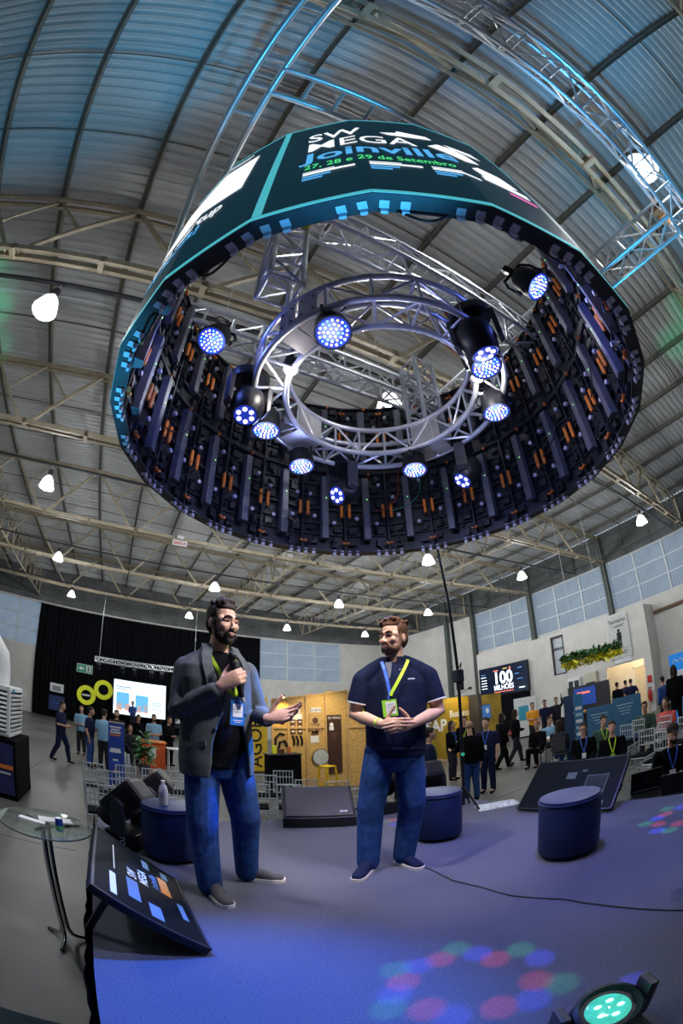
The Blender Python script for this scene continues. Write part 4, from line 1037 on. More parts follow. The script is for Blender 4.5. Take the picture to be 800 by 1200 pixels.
    if lany:
        m = M_lan if lany == 'lime' else M_lanb
        pts = lambda q: [up(q * .06, -.02, 1.455), up(q * .065, -.075, 1.41), up(q * .04, -.115, 1.3), up(0, -.125, 1.16)]
        for q in (-1, 1): ribbon(p, pts(q), .018, .004, m, 'lanyard')
        MB().box(up(0, -.135, 1.09), (.085 * s, .006, .11 * s)).build('badge', mat('badge_lime', (.30, .70, .04), .4) if lany == 'lime' else M_card, p)
    return p
FC = lambda x, y: atan2(-x, y)      # rotation that turns a figure at x, y to face the camera
# ================================================================== stage and what stands on it
M_carpet = mat('stage_carpet', (.078, .084, .118), .95, var=.30, scale=120, bump=.35)
st = thing('stage', 'raised square stage with blue grey carpet and black skirt', 'stage', (0, 0, 0))
MB().span((-.2, .05, .94), (3.42, 4.0, 1.0)).build('deck', M_carpet, st)
def skirt(p, q, n, flare=.0):
    p = V(p); q = V(q); d = (q - p); L = d.length; d.normalize(); nn = V((d.y, -d.x, 0)); vs = []; zs = (0.0, .3, .65, .99)
    for z in zs:
        for k in range(n + 1):
            t = k / n; w = (.018 * sin(k * 2.1) + .012 * sin(k * .73)) * (1.25 - z * .9) + flare * (1 - z)
            vs.append(p + d * L * t + nn * w + V((0, 0, z)))
    return MB().add(vs, [(i * (n + 1) + k, i * (n + 1) + k + 1, (i + 1) * (n + 1) + k + 1, (i + 1) * (n + 1) + k) for i in range(3) for k in range(n)]).build('skirt', M_black, st, smooth=True)
skirt((-.235, 4.0, 0), (-.235, .0, 0), 70, .09); skirt((3.43, .0, 0), (3.43, 4.02, 0), 60); skirt((3.43, 4.02, 0), (-.215, 4.02, 0), 60)
for x in (0.3, 1.6, 3.0):
    for y in (.4, 2.0, 3.7): MB().tube((x, y, 0), (x, y, .94), .03, 8).build('leg', M_alu, st)
tag(MB().span((-5, -2, .001), (-.35, 1.92, .006)).build('floor_mat', mat('dark_mat', (.012, .03, .04), .9)), 'dark mat on the hall floor left of the stage', 'mat')
for k, (a, b2) in enumerate((((-6, 5.2), (-.6, 5.4)), ((-2.4, 3.5), (-2.1, 12)), ((4.6, 6), (14, 5.2)))):
    MB().bar((*a, .002), (*b2, .002), .012, .003).build('floor_joint', mat('joint_dark', (.05, .05, .05), .9), bpy.data.objects['floor'])
# cable on the deck
pts = [(1.75, 2.24, 1.005), (1.74, 2.05, 1.005), (1.69, 1.8, 1.005), (1.70, 1.6, 1.005), (1.68, 1.35, 1.005), (1.73, 1.06, 1.005), (1.70, .75, 1.005), (1.66, .39, 1.005), (1.64, .1, 1.005)]
tag(MB().path(pts, .0035, 6).build('floor_cable', M_cab, smooth=True), 'thin black cable snaking across the carpet to the right', 'cable')

M_vinyl = mat('navy_vinyl', (.012, .024, .085), .45, spec=.3, var=.1, scale=5)
def pouf():
    t = thing('pouf', 'x', 'pouf')
    MB().lathe([(.0, .03), (.192, .03), (.200, .045), (.202, .2), (.201, .375), (.192, .395), (0, .395)], n=40).build('drum', M_vinyl, t, smooth=True)
    MB().lathe([(.0, .392), (.190, .392), (.199, .402), (.196, .418), (.15, .426), (0, .43)], n=40).build('seat_top', M_vinyl, t, smooth=True)
    MB().path([(.2 * cos(2 * pi * k / 40), .2 * sin(2 * pi * k / 40), .397) for k in range(40)], .006, 6, closed=True).build('piping', M_vinyl, t, smooth=True)
    for a in (45, 135, 225, 315): MB().lathe([(0, 0), (.025, 0), (.025, .032), (0, .032)], (.14 * cos(radians(a)), .14 * sin(radians(a)), 0), 10).build('foot', M_rub, t)
    return t
PF = pouf(); PF.location = (2.35, 1.44, 1.0); PF['label'] = 'dark blue round vinyl pouf on the right of the stage, blue lit top'; PF['group'] = 'poufs'
dup(PF, (2.28, 2.62, 1.0), 0, 'dark round vinyl pouf behind the man in the polo shirt', 'poufs')
dup(PF, (.345, 2.97, 1.0), 0, 'dark round vinyl pouf with a water bottle, left of the blazer man', 'poufs')
t = thing('water_bottle', 'small clear plastic water bottle standing on the left pouf', 'bottle', (.30, 2.90, 1.43))
MB().lathe([(0, 0), (.028, 0), (.031, .008), (.030, .03), (.032, .045), (.030, .06), (.031, .11), (.024, .135), (.012, .15), (.012, .16), (0, .16)], n=18).build('bottle', mat('bottle_plastic', (.72, .74, .82), .2, trans=.4), t, smooth=True)
MB().lathe([(0, .158), (.014, .158), (.014, .176), (0, .176)], n=12).build('cap', M_wht, t); MB().lathe([(.0322, .062), (.0322, .1)], n=18).build('bottle_label', mat('bottle_label', (.5, .48, .66), .5), t)

# wedge monitor
t = thing('wedge_monitor', 'black wedge floor monitor speaker at the back of the stage', 'speaker', (1.80, 3.72, 1.0), radians(-22))
prof = [(-.19, .0), (.15, .0), (.22, .06), (.22, .30), (.17, .36), (-.19, .10)]
c = MB().prism(prof, -.33, .33, rotm(rz=radians(90))); c.build('cabinet', M_blk, t, bevel=.012)
g = MB().box((0, 0, 0), (.60, .40, .012)); gg = g.build('grille', mat('speaker_grille', (.05, .047, .055), .55, metal=.4, var=.4, scale=150), t, bevel=.004)
a = atan2(.26, .36); gg.location = (0, -.018, .236); gg.rotation_euler = (a, 0, 0)
text('EAM', .035, M_clip, t, (.22, -.155, .150), (a, 0, 0), .02)
for s in (-1, 1): MB().box((s * .333, .06, .16), (.012, .14, .05)).build('side_handle', M_blk2, t)

# televisions leaning as stage monitors
def tv(label, origin, rz, tilt, W=.93, H=.54):
    t = thing('television', label, 'television', origin, rz)       # local: low long edge along x at origin, screen leans back towards +y
    R = rotm(rx=tilt); e = (tilt, 0, 0)
    f = MB().box((0, -.0, H / 2), (W, .035, H)); o = f.build('casing', M_blk, t, bevel=.006, R=e)
    b = .014
    fr = MB().box((0, -.02, b / 2), (W, .012, b)).box((0, -.02, H - b / 2), (W, .012, b)).box((-W / 2 + b / 2, -.02, H / 2), (b, .012, H)).box((W / 2 - b / 2, -.02, H / 2), (b, .012, H)); fr.build('bezel', mat('tv_bezel', (.03, .035, .05), .3, metal=.5), t, R=e)
    s = MB().box((0, -.0185, H / 2), (W - .02, .006, H - .02)).build('screen', mat('tv_glass', (.003, .004, .006), .4, spec=.05, emit=(.002, .004, .007), es=1), t, R=e)
    for q in (-1, 1): MB().bar((q * W * .3, sin(-tilt) * H * .75 + .02, cos(tilt) * H * .75), (q * W * .3, sin(-tilt) * H * .75 + .16, 0), .03).build('prop_foot', M_blk, t)
    return t, s
def scr_rect(s, m, x0, y0, x1, y1, W=.93, H=.54, name='screen_shape'): MB().box(((x0 + x1) / 2, -.0225, (y0 + y1) / 2), (abs(x1 - x0), .002, abs(y1 - y0))).build(name, m, s)
E_w = emat('tv_white', (.5, .55, .6), .4); E_b = emat('tv_blue', (.07, .15, .3), .35); E_o = emat('tv_orange', (.4, .15, .03), .4); E_g = emat('tv_dim', (.03, .045, .06), .8)
t, s = tv('dark television leaning at the left edge of the stage showing titles', (.27, 2.02, 1.02), radians(90), radians(-53), .86)
# the screen faces the performers (+x); its right end, seen from its front, is the near end
scr_rect(s, E_b, -.28, .30, -.05, .36); scr_rect(s, E_w, -.36, .42, -.12, .45); scr_rect(s, E_b, -.36, .20, -.22, .26)
text('SW', .07, E_w, s, (.04, -.0225, .30), (pi / 2, 0, 0), .02); text('MEGA', .07, E_w, s, (.08, -.0225, .235), (pi / 2, 0, 0), .02); text('Joinville', .06, E_b, s, (.12, -.0225, .17), (pi / 2, 0, 0), .015)
scr_rect(s, E_o, .02, .10, .24, .155); scr_rect(s, E_b, .27, .08, .36, .12); scr_rect(s, E_b, .26, .2, .38, .24); scr_rect(s, E_b, -.2, .05, -.02, .08); scr_rect(s, E_w, -.05, .42, .3, .425)
t, s = tv('dark television leaning at the right edge of the stage behind a pouf', (3.13, 2.0, 1.02), radians(-90), radians(-46), .97)
scr_rect(s, E_g, .12, .15, .34, .36); scr_rect(s, mat('tv_glass', (0, 0, 0)), .13, .16, .33, .35); scr_rect(s, E_g, .20, .05, .38, .09); scr_rect(s, E_g, -.1, .33, 0, .40); scr_rect(s, E_g, .05, .40, .10, .42)

# moving heads standing on the deck
def floor_mover():
    t = thing('floor_moving_head', 'x', 'stage lamp')
    MB().box((0, 0, .065), (.30, .26, .13)).build('base', M_blk, t, bevel=.015)
    for s in (-1, 1):
        MB().prism([(-.06, .12), (.06, .12), (.05, .36), (0, .40), (-.05, .36)], s * .155 - .022, s * .155 + .022, rotm(rz=pi / 2)).build('yoke_arm', M_blk2, t, bevel=.008)
    R = rotm(rx=-.75)
    hd = MB(); hd.box((0, 0, 0), (.24, .36, .22), R); o = hd.build('head', M_blk, t, bevel=.045, loc=(0, 0, .36))
    for q in (-.12, .12): MB().box((0, q, .112), (.10, .022, .006), None).build('orange_strip', M_org, o).rotation_euler = (-.75, 0, 0)
    for z in (-.03, .0, .03): MB().box((-.124, z, 0), (.006, .012, .13), R).build('vent', M_blk2, o)
    ln = MB().lathe([(0, .0), (.085, .0), (.095, -.02), (.095, -.06), (0, -.06)], n=20, R=rotm(rx=-pi / 2 - .75 + pi)); q = ln.build('lens', mat('dark_lens', (.02, .02, .03), .08), o, smooth=True); q.location = R @ V((0, .20, 0))
    MB().path([(.1, .13, .04), (.16, .2, .01), (.1, .3, .006), (.22, .36, .006)], .007, 6).build('cable', M_cab, t, smooth=True)
    return t
FM = floor_mover(); FM.location = (.06, 3.20, 1.0); FM.rotation_euler = (0, 0, radians(60)); FM['label'] = 'black moving head lamp with orange strips behind the left television'; FM['group'] = 'moving heads on the stage floor'
for ch in FM.children:
    if ch.name.startswith('base'): text('ATOM', .055, M_wht, ch, (-.152, 0, .065), (pi / 2, pi / 2, -pi / 2), .02)
dup(FM, (.30, 3.78, 1.0), radians(75), 'black moving head lamp with orange strips behind the bottle pouf', 'moving heads on the stage floor')
dup(FM, (2.95, 3.50, 1.0), radians(-20), 'black round-headed moving lamp behind the middle pouf', 'moving heads on the stage floor')
dup(FM, (2.55, 3.72, 1.0), radians(-10), 'black moving lamp half hidden behind the man in the polo', 'moving heads on the stage floor')
# the close one at the bottom right, lens up with green light
t = thing('floor_moving_head', 'black moving head lamp with glowing green lens at the bottom right', 'stage lamp', (.87, .335, 1.0), radians(-35), 'moving heads on the stage floor')
MB().box((0, 0, .03), (.26, .24, .06)).build('base', M_blk, t, bevel=.02)
hd = MB().lathe([(0, -.12), (.07, -.12), (.095, -.08), (.10, .03), (.102, .075), (.090, .08), (.080, .06), (0, .055)], n=28, R=rotm(rx=.28, ry=.1), c=(0, 0, .11)); hd.build('head', M_blk, t, smooth=True)
MB().lathe([(0, .062), (.05, .066), (.066, .060), (.066, .05), (0, .05)], n=28, R=rotm(rx=.28, ry=.1), c=(0, 0, .11)).build('lens', mat('green_lens', (.05, .4, .3), .1, emit=(.06, .6, .42), es=.8, var=.6, scale=40), t, smooth=True)
for s in (-1, 1): MB().box((s * .122, 0, .14), (.03, .08, .16)).build('yoke_arm', M_blk2, t, bevel=.01)
for k in range(5): a = k * 1.25; MB().ell(V((0, 0, .11)) + rotm(rx=.28, ry=.1) @ V((.034 * cos(a), .034 * sin(a), .066)), (.012, .009, .004), 8, 5).build('lens_facet', emat('green_bright', (.4, 1, .85), 2.2), t)
MB().ell((-.17, .02, .07), (.10, .06, .05)).build('cover', M_blk, t, smooth=True)
tag(MB().box((1.86, .40, 1.07), (.12, .14, .14), rotm(rz=.4)).build('black_case', M_blk, bevel=.02), 'black equipment case at the right edge of the stage front', 'case')

# coloured dots thrown on the carpet by the many-eyed lamps of the ring
RED, GRN, BLU = (1, .06, .05), (.03, 1, .30), (.05, .08, 1)
src = V((2.62, 2.25, 3.97))
DOTS = [(0.86, 1.204, 'G'), (0.945, 1.172, 'B'), (1.036, 1.151, 'R'), (1.136, 1.175, 'G'), (1.153, 1.07, 'B'), (1.155, 0.975, 'R'), (1.263, 0.94, 'G'), (1.236, 0.822, 'B'), (0.829, 1.107, 'R'), (0.752, 1.049, 'B'), (0.68, 0.981, 'G'), (0.764, 0.893, 'R'), (0.786, 0.796, 'B'), (1.096, 0.727, 'R'), (1.111, 0.627, 'G'), (0.994, 0.65, 'B'), (0.908, 0.717, 'R'), (1.162, 0.36, 'B'), (3.09, 1.017, 'G'), (2.978, 0.987, 'R'), (3.089, 0.899, 'B'), (2.913, 1.029, 'B'), (2.816, 1.084, 'G'), (2.793, 0.974, 'R'), (2.759, 0.81, 'R'), (2.672, 0.936, 'B'), (2.659, 0.845, 'G'), (2.315, 3.372, 'G'), (2.392, 3.385, 'R'), (2.316, 3.227, 'B')]
for x, y, c in DOTS: spot('mover_beam', src, (x, y, 1), {'R': 800, 'G': 450, 'B': 1300}[c], {'R': RED, 'G': GRN, 'B': BLU}[c], 2.1, .5, .01)
# ================================================================== the hall around the stage
# vertical cable mast from the ring to the deck
t = thing('cable_mast', 'thin black mast with clamp running from the ring to the deck', 'mast', (3.09, 3.14, 1.0))
MB().path([(-.06, .06, 2.84), (-.02, .02, 2.2), (.0, 0, 1.5), (.0, 0, .04)], .016, 8).build('mast', M_blk, t, smooth=True)
MB().box((0, 0, 1.42), (.09, .09, .13)).box((.02, 0, 1.32), (.06, .06, .10)).build('clamp', M_blk2, t, bevel=.012)
MB().path([(.02, .0, 1.5), (.06, 0, 1.56), (.04, 0, 1.45)], .006, 6).build('clamp_lever', M_blk, t)
for a in (30, 150, 270): MB().tube((0, 0, .25), (.22 * cos(radians(a)), .22 * sin(radians(a)), .0), .012, 6).build('leg', M_blk, t)
MB().lathe([(0, 0), (.02, 0), (.02, .004), (0, .004)], (-.0, -.0, .0), 12, rotm(rx=pi / 2)).build('round_sticker', mat('green_sticker', (.05, .5, .25), .5, emit=(.05, .5, .25), es=.4), t, loc=(-.011, -.0165, .60), R=(0, 0, -.7))

# glass bar table on the hall floor
t = thing('bar_table', 'round glass bar table on chrome stem left of the stage', 'table', (-.57, 3.08, 0))
MB().lathe([(0, 1.09), (.355, 1.09), (.36, 1.096), (.355, 1.102), (0, 1.102)], n=48).build('glass_top', mat('green_glass', (.78, .92, .88), .02, trans=.97, var=.02), t, smooth=True)
for a in (0, 120, 240):
    x, y = cos(radians(a + 20)), sin(radians(a + 20))
    MB().path([(x * .03, y * .03, 1.08), (x * .028, y * .028, .5), (x * .028, y * .028, .14), (x * .05, y * .05, .07), (x * .10, y * .10, .04), (x * .20, y * .20, .018)], .017, 10).build('leg', M_chrome, t, smooth=True)
    MB().tube((x * .03, y * .03, 1.07), (x * .2, y * .2, 1.085), .012, 8).build('top_arm', M_chrome, t, smooth=True)
    MB().ell((x * .20, y * .20, .014), (.02, .02, .014)).build('rubber_foot', M_rub, t)
MB().lathe([(0, 1.06), (.05, 1.06), (.05, 1.09), (0, 1.09)], n=16).build('hub', M_chrome, t)
for i, (x, y, r, nm) in enumerate(((-.50, 3.20, .3, 'white sheet of paper on the glass table, larger one'), (-.66, 3.06, -.2, 'white folded paper at the left of the glass table'))):
    tag(MB().box((0, 0, 0), ((.26, .11, .003) if i == 0 else (.20, .06, .012))).build('paper_sheet', M_card, loc=(x, y, 1.106 + (.0 if i == 0 else .004)), R=(0, 0, r)), nm, 'paper', 'papers on the glass table')
t = thing('drink_can', 'small blue and green can standing on the glass table', 'can', (-.44, 2.98, 1.102))
MB().lathe([(0, 0), (.024, 0), (.028, .008), (.028, .085), (.022, .095), (0, .095)], n=18).build('can', mat('blue_can', (.03, .10, .5), .3, metal=.6), t, smooth=True)
MB().lathe([(.0285, .01), (.0285, .04)], n=18).build('can_band', mat('green_band', (.1, .5, .2), .4), t); MB().lathe([(0, .094), (.022, .094), (.022, .098), (0, .098)], n=14).build('can_lid', M_alu, t)
t = thing('pen_case', 'slim dark pen lying on the glass table', 'pen', (-.36, 3.12, 1.11), .5); MB().tube((-.06, 0, 0), (.05, 0, 0), .007, 8).build('barrel', M_blk, t); MB().tube((.05, 0, 0), (.07, 0, 0), .006, 8, .002).build('tip', M_chrome, t)

# ------------------------------------------------------------------ left: cooler on draped box
t = thing('draped_box', 'tall black draped box under the white cooler', 'box', (-2.3, 7.75, 0))
MB().span((-.6, -.6, 0), (.55, .62, 1.06)).build('drape', M_black, t, bevel=.02)
MB().span((-.58, -.625, .1), (.5, -.605, .98)).build('banner', mat('violet_banner', (.02, .025, .12), .6, var=.3), t); MB().span((.05, -.632, .55), (.5, -.624, .62)).build('orange_stripe', M_org, t); MB().span((.1, -.632, .46), (.45, -.624, .49)).build('white_stripe', M_wht, t)
t = thing('evaporative_cooler', 'big white evaporative cooler with louvred side on black box', 'cooler', (-2.3, 7.75, 1.08))
MB().span((-.5, -.5, 0), (.42, .5, .86)).build('cabinet', M_wht, t, bevel=.03)
for k in range(9):
    MB().box((.425, 0, .12 + .075 * k), (.02, .86, .045), rotm(ry=.5)).build('louvre', M_wht, t); MB().box((-.04, -.505, .12 + .075 * k), (.8, .02, .045), rotm(rx=-.5)).build('louvre', M_wht, t)
MB().span((.415, -.44, .08), (.42, .44, .78)).span((-.44, -.505, .08), (.36, -.5, .78)).build('louvre_recess', M_blk2, t)
MB().path([(-.1, 0, .84), (-.1, 0, 1.1), (-.12, -.05, 1.3), (-.2, -.2, 1.45), (-.3, -.45, 1.5)], [.36, .36, .36, .34, .33], 20).build('outlet_duct', M_wht, t, smooth=True)
MB().box((.43, -.3, .80), (.02, .1, .06)).build('control_plate', mat('blue_plate', (.05, .3, .5), .4), t)

# black curtain on the back wall
vs = []; n = 160; zs = (0.02, 2.5, 5, 7.45)
for z in zs:
    for k in range(n + 1): vs.append((-6.0 + 15.95 * k / n, 29.42 + .05 * sin(k * 1.9) + .03 * sin(k * .6), z))
c = MB().add(vs, [(i * (n + 1) + k, i * (n + 1) + k + 1, (i + 1) * (n + 1) + k + 1, (i + 1) * (n + 1) + k) for i in range(3) for k in range(n)]).build('black_curtain', M_black, smooth=True)
tag(c, 'huge black curtain hung over the back wall', 'curtain')
MB().tube((-6.1, 29.42, 7.47), (10.0, 29.42, 7.47), .03, 8).build('curtain_rail', M_col, c)
FX = (pi / 2, 0, 0)                                        # faces -Y
FXR = (pi / 2, 0, -pi / 2)                                 # faces -X
t = thing('exit_sign', 'green emergency exit sign with white arrow on the curtain', 'sign', (-2.38, 29.34, 3.67))
MB().box((0, 0, 0), (1.05, .05, .52)).build('board', mat('exit_green', (.02, .16, .10), .5, emit=(.02, .2, .12), es=.3), t)
MB().box((-.0, -.0, 0), (1.1, .04, .57)).build('rim', M_wht, t)
MB().prism([(-.42, 0), (-.22, .14), (-.22, .05), (-.04, .05), (-.04, -.05), (-.22, -.05), (-.22, -.14)], -.032, -.028).build('arrow', M_wht, t)
MB().span((.12, -.033, -.19), (.42, -.028, .19)).build('door_symbol', M_wht, t); MB().span((.2, -.036, -.15), (.34, -.032, .15)).build('figure_symbol', M_col, t)
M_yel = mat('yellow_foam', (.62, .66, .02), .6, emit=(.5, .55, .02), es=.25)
for i, (x, z) in enumerate(((-2.17, 1.93), (-1.0, 2.48))):
    t = thing('yellow_ring_sign', ['yellow ring sign on the curtain, lower left of the pair', 'yellow ring sign on the curtain, upper right of the pair'][i], 'sign', (x, 29.30, z), 0, 'yellow ring signs')
    MB().lathe([(.36, -.06), (.64, -.06), (.66, 0), (.64, .06), (.36, .06), (.34, 0), (.36, -.06)], n=40, R=rotm(rx=pi / 2), open_ends=True).build('ring', M_yel, t, smooth=True)
    if i == 0: MB().box((0, -.02, 0), (.56, .04, .12)).build('name_plate', M_wht, t)
    MB().lathe([(0, -.03), (.37, -.03), (.37, .02), (0, .02)], n=30, R=rotm(rx=pi / 2)).build('disc', M_black, t)
t = thing('wall_air_unit', 'white wall air unit on the black curtain at far left', 'air unit', (-4.22, 29.2, 2.02)); MB().box((0, 0, 0), (.95, .3, .58)).build('case', M_wht, t, bevel=.03); MB().box((0, -.155, -.03), (.6, .02, .32)).build('grille', M_blk2, t)
for k in range(5): MB().box((0, -.17, -.14 + .06 * k), (.58, .015, .02)).build('slat', M_wht, t)
t = thing('blue_poster', 'dark blue poster below the wall air unit', 'poster', (-4.22, 29.28, 1.0)); MB().box((0, 0, 0), (1.1, .04, 1.0)).build('sheet', mat('poster_blue', (.015, .03, .12), .6), t); MB().box((0, -.022, .02), (.6, .006, .05)).build('print', M_lanb, t)
# truss with stage lamps and the projection screen
box_truss('stage_truss', 'horizontal truss with lamps above the projection screen', (-1.45, 25, 4.12), (4.6, 25, 4.22), .26, .4, 'far stage trusses', .03, .018)
for i, x in enumerate((-1.2, .2, .9, 1.9, 2.5, 3.3)):
    t = thing('far_stage_lamp', 'small black stage lamp under the far truss, number %s from the left' % ('one', 'two', 'three', 'four', 'five', 'six')[i], 'stage lamp', (x, 25, 3.72), 0, 'lamps under the far truss'); MB().lathe([(0, .1), (.08, .1), (.11, -.12), (.1, -.14), (0, -.13)], n=12, R=rotm(rx=.5)).build('can', M_blk, t, smooth=True); MB().box((0, 0, .2), (.24, .03, .2)).build('yoke', M_blk2, t)
for x in (-1.2, 4.4): MB().tube((x, 25, 4.25), (x, 25, 8), .006, 5).build('hanging_wire', M_alu, bpy.data.objects['stage_truss']).location = (-1.575, -25, -4.17)
t = thing('projection_screen', 'bright projection screen with a slide in front of the curtain', 'screen', (1.36, 27, 0))
MB().box((0, 0, 2.2), (3.34, .06, 2.2)).build('frame', M_blk, t)
sl = MB().box((0, -.035, 2.2), (3.26, .01, 2.12)).build('slide', emat('slide_white', (.72, .86, .95), 1.15), t)
E_sb = emat('slide_blue', (.12, .42, .70), .9); E_so = emat('slide_orange', (.85, .25, .08), .9); E_st = emat('slide_text', (.3, .38, .45), .7)
for (x, z, w, hh, m) in ((-1.05, 2.0, .8, 1.0, E_sb), (-1.25, 1.62, .35, .45, E_so), (-.75, 1.62, .3, .4, E_so), (.15, 1.95, .8, 1.0, E_sb), (.0, 1.6, .3, .4, E_so), (.4, 1.65, .25, .5, E_so), (-1.0, 2.85, 1.0, .07, E_st), (-1.1, 2.72, .7, .05, E_st), (1.1, 2.1, .7, .04, E_st), (1.1, 2.0, .7, .04, E_st), (1.05, 1.9, .6, .04, E_st), (1.1, 1.7, .7, .04, E_st), (1.4, 3.05, .3, .05, E_st)):
    MB().box((x, -.044, z), (w, .006, hh)).build('slide_item', m, t)
for s in (-1, 1): MB().box((s * 1.4, 0, .55), (.08, .06, 1.1)).box((s * 1.4, 0, .03), (.1, .7, .06)).build('stand', M_blk, t)
tag(MB().span((-.6, 24.3, 0), (3.2, 26.5, .3)).build('far_platform', M_black, bevel=.02), 'low black platform under the projection screen', 'platform')
t = thing('side_display', 'second lit display right of the projection screen', 'screen', (4.35, 26.4, 0)); MB().box((0, 0, 2.0), (1.7, .08, 2.6)).build('frame', M_blk, t); MB().box((0, -.045, 2.1), (1.6, .01, 2.2)).build('picture', emat('side_picture', (.32, .30, .34), .5), t); MB().box((.0, -.055, 1.4), (1.3, .008, .35)).build('picture_band', emat('side_band', (.2, .5, .75), .8), t); MB().box((0, 0, .35), (.3, .3, .7)).build('stand', M_blk, t)

# blue totem, plant, orange counter
t = thing('blue_totem', 'tall blue printed totem behind the chairs at left', 'banner', (-.02, 9.8, 0))
MB().box((0, 0, .78), (.36, .06, 1.56)).build('panel', mat('totem_blue', (.015, .05, .32), .5, var=.1), t); MB().box((0, 0, .02), (.4, .3, .04)).build('foot', M_blk, t); MB().box((0, -.0, 1.565), (.37, .065, .02)).build('edge', mat('totem_edge', (.6, .45, .2), .5), t)
for z, w, m in ((1.46, .26, M_wht), (1.40, .2, M_wht), (1.28, .24, M_org), (1.34, .24, M_wht), (.95, .22, M_wht), (.90, .26, M_wht), (.70, .12, M_wht), (.66, .2, M_lanb), (.45, .1, M_org), (.42, .12, M_wht), (.25, .1, M_wht)): MB().box((-.02, -.033, z), (w, .006, .035 if z > 1.2 else .05)).build('print', m, t)
M_leaf = mat('leaf_green', (.03, .13, .03), .5, var=.4, scale=8)
leaf = MB().add([(0, 0, 0), (.05, .10, .02), (.06, .2, .0), (0, .34, -.06), (-.06, .2, .0), (-.05, .10, .02), (0, .18, .03)], [(0, 1, 6), (1, 2, 6), (2, 3, 6), (3, 4, 6), (4, 5, 6), (5, 0, 6)]).mesh('leaf'); leaf.materials.append(M_leaf)
def plant(name, label, loc, h, n, seed, sc=1.):
    t = thing(name, label, 'plant', loc); rnd = random.Random(seed)
    MB().lathe([(0, 0), (.13, 0), (.17, .28), (.16, .3), (0, .27)], n=16).build('pot', M_blk2, t, smooth=True); MB().path([(0, 0, .25), (.02, .02, h * .5), (0, 0, h * .85)], [.02, .015, .008], 6).build('stem', M_leaf, t)
    for k in range(n):
        z = .32 + (h - .32) * rnd.random(); a = rnd.uniform(0, 2 * pi); o = obj('leaf', leaf, None, t, (0.1 * cos(a) * rnd.random(), .1 * sin(a) * rnd.random(), z), (rnd.uniform(-.2, .9), rnd.uniform(-.4, .4), a)); o.scale = (sc * rnd.uniform(.8, 1.3),) * 3
plant('potted_plant', 'large leafy green potted plant beside the orange counter', (.78, 12.4, 0), 1.15, 60, 3, 1.1)
t = thing('orange_counter', 'orange reception counter left of the blazer man', 'counter', (1.15, 13.9, 0)); MB().box((0, 0, .42), (.74, .5, .84)).build('body', mat('orange_panel', (.62, .10, .02), .5), t, bevel=.01); MB().box((0, 0, .86), (.82, .58, .05)).build('top', M_org, t, bevel=.008); MB().box((-.08, -.256, .5), (.3, .01, .3)).build('white_panel', M_wht, t)
t = thing('side_table', 'small white table right of the orange counter', 'table', (2.0, 13.6, 0)); MB().box((0, 0, .72), (.9, .5, .03)).build('top', M_wht, t)
for x in (-.4, .4):
    for y in (-.2, .2): MB().tube((x, y, 0), (x, y, .71), .015, 6).build('leg', M_wht, t)

# ------------------------------------------------------------------ chiavari chairs
M_sil = mat('silver_resin', (.50, .54, .57), .35, metal=.2, var=.05)
def chiavari():
    t = thing('chiavari_chair', 'x', 'chair')
    for x in (-.18, .18):
        MB().path([(x, .19, 0), (x, .18, .45), (x, .22, .92)], .014, 7).build('leg', M_sil, t, smooth=True); MB().tube((x, -.19, 0), (x * 1.0, -.18, .45), .014, 7).build('leg', M_sil, t, smooth=True)
    MB().box((0, 0, .445), (.40, .40, .03)).build('seat', M_sil, t, bevel=.01); MB().box((0, 0, .475), (.37, .37, .035)).build('cushion', M_black, t, bevel=.012)
    for z in (.62, .78, .91): yy = .18 + (z - .45) * .085; MB().tube((-.18, yy, z), (.18, yy, z), .011, 6).build('back_rail', M_sil, t, smooth=True)
    for k in range(5): x = -.12 + .06 * k; MB().tube((x, .197, .62), (x, .219, .91), .008, 6).build('spindle', M_sil, t, smooth=True)
    for z in (.14, .26):
        for x in (-.18, .18): MB().tube((x, -.188, z), (x, .188, z), .009, 6).build('stretcher', M_sil, t, smooth=True)
        MB().tube((-.18, -.188, z), (.18, -.188, z), .009, 6).build('stretcher', M_sil, t, smooth=True); MB().tube((-.18, .188, z), (.18, .188, z), .009, 6).build('stretcher', M_sil, t, smooth=True)
    return t
CH = chiavari(); fst = [True]
def chair(x, y, rz, label, group):
    global CH
    if fst[0]: o = CH; fst[0] = False; o.location = (x, y, 0); o.rotation_euler = (0, 0, rz); o['label'] = label; o['group'] = group
    else: o = dup(CH, (x, y, 0), rz, label, group)
    return o
GL, GC, GR = 'silver chairs left of the stage', 'silver chairs before the timber booth', 'silver chairs at the right'
for x, y, lab in ((-.28, 6.0, 'silver spindle-back chair nearest the glass table'), (.18, 6.75, 'silver spindle-back chair behind the left moving head lamp'), (-.42, 7.75, 'silver spindle-back chair at the left end of the back row'), (.12, 8.0, 'silver spindle-back chair just right of the blue totem'), (.62, 7.95, 'silver spindle-back chair in front of the potted plant'), (1.06, 7.9, 'silver spindle-back chair beside the blazer man, back row'), (-.16, 7.2, 'silver spindle-back chair in front of the blue totem'), (.85, 6.9, 'silver spindle-back chair behind the bottle pouf')):
    chair(x, y, pi + random.uniform(-.12, .12) + .1, lab, GL)
for x, y, lab in ((2.20, 6.75, 'silver chair right of the blazer man, leftmost before the booth'), (2.70, 7.70, 'silver chair in the back row before the yellow banner'), (2.68, 6.60, 'silver chair left behind the wedge monitor'), (3.15, 7.0, 'silver chair right behind the wedge monitor'), (3.50, 6.55, 'silver chair in front of the yellow stool'), (3.48, 5.75, 'silver chair just left of the man in the polo'), (3.22, 8.2, 'silver chair farthest before the timber booth')):
    chair(x, y, pi - .2 + random.uniform(-.15, .15), lab, GC)
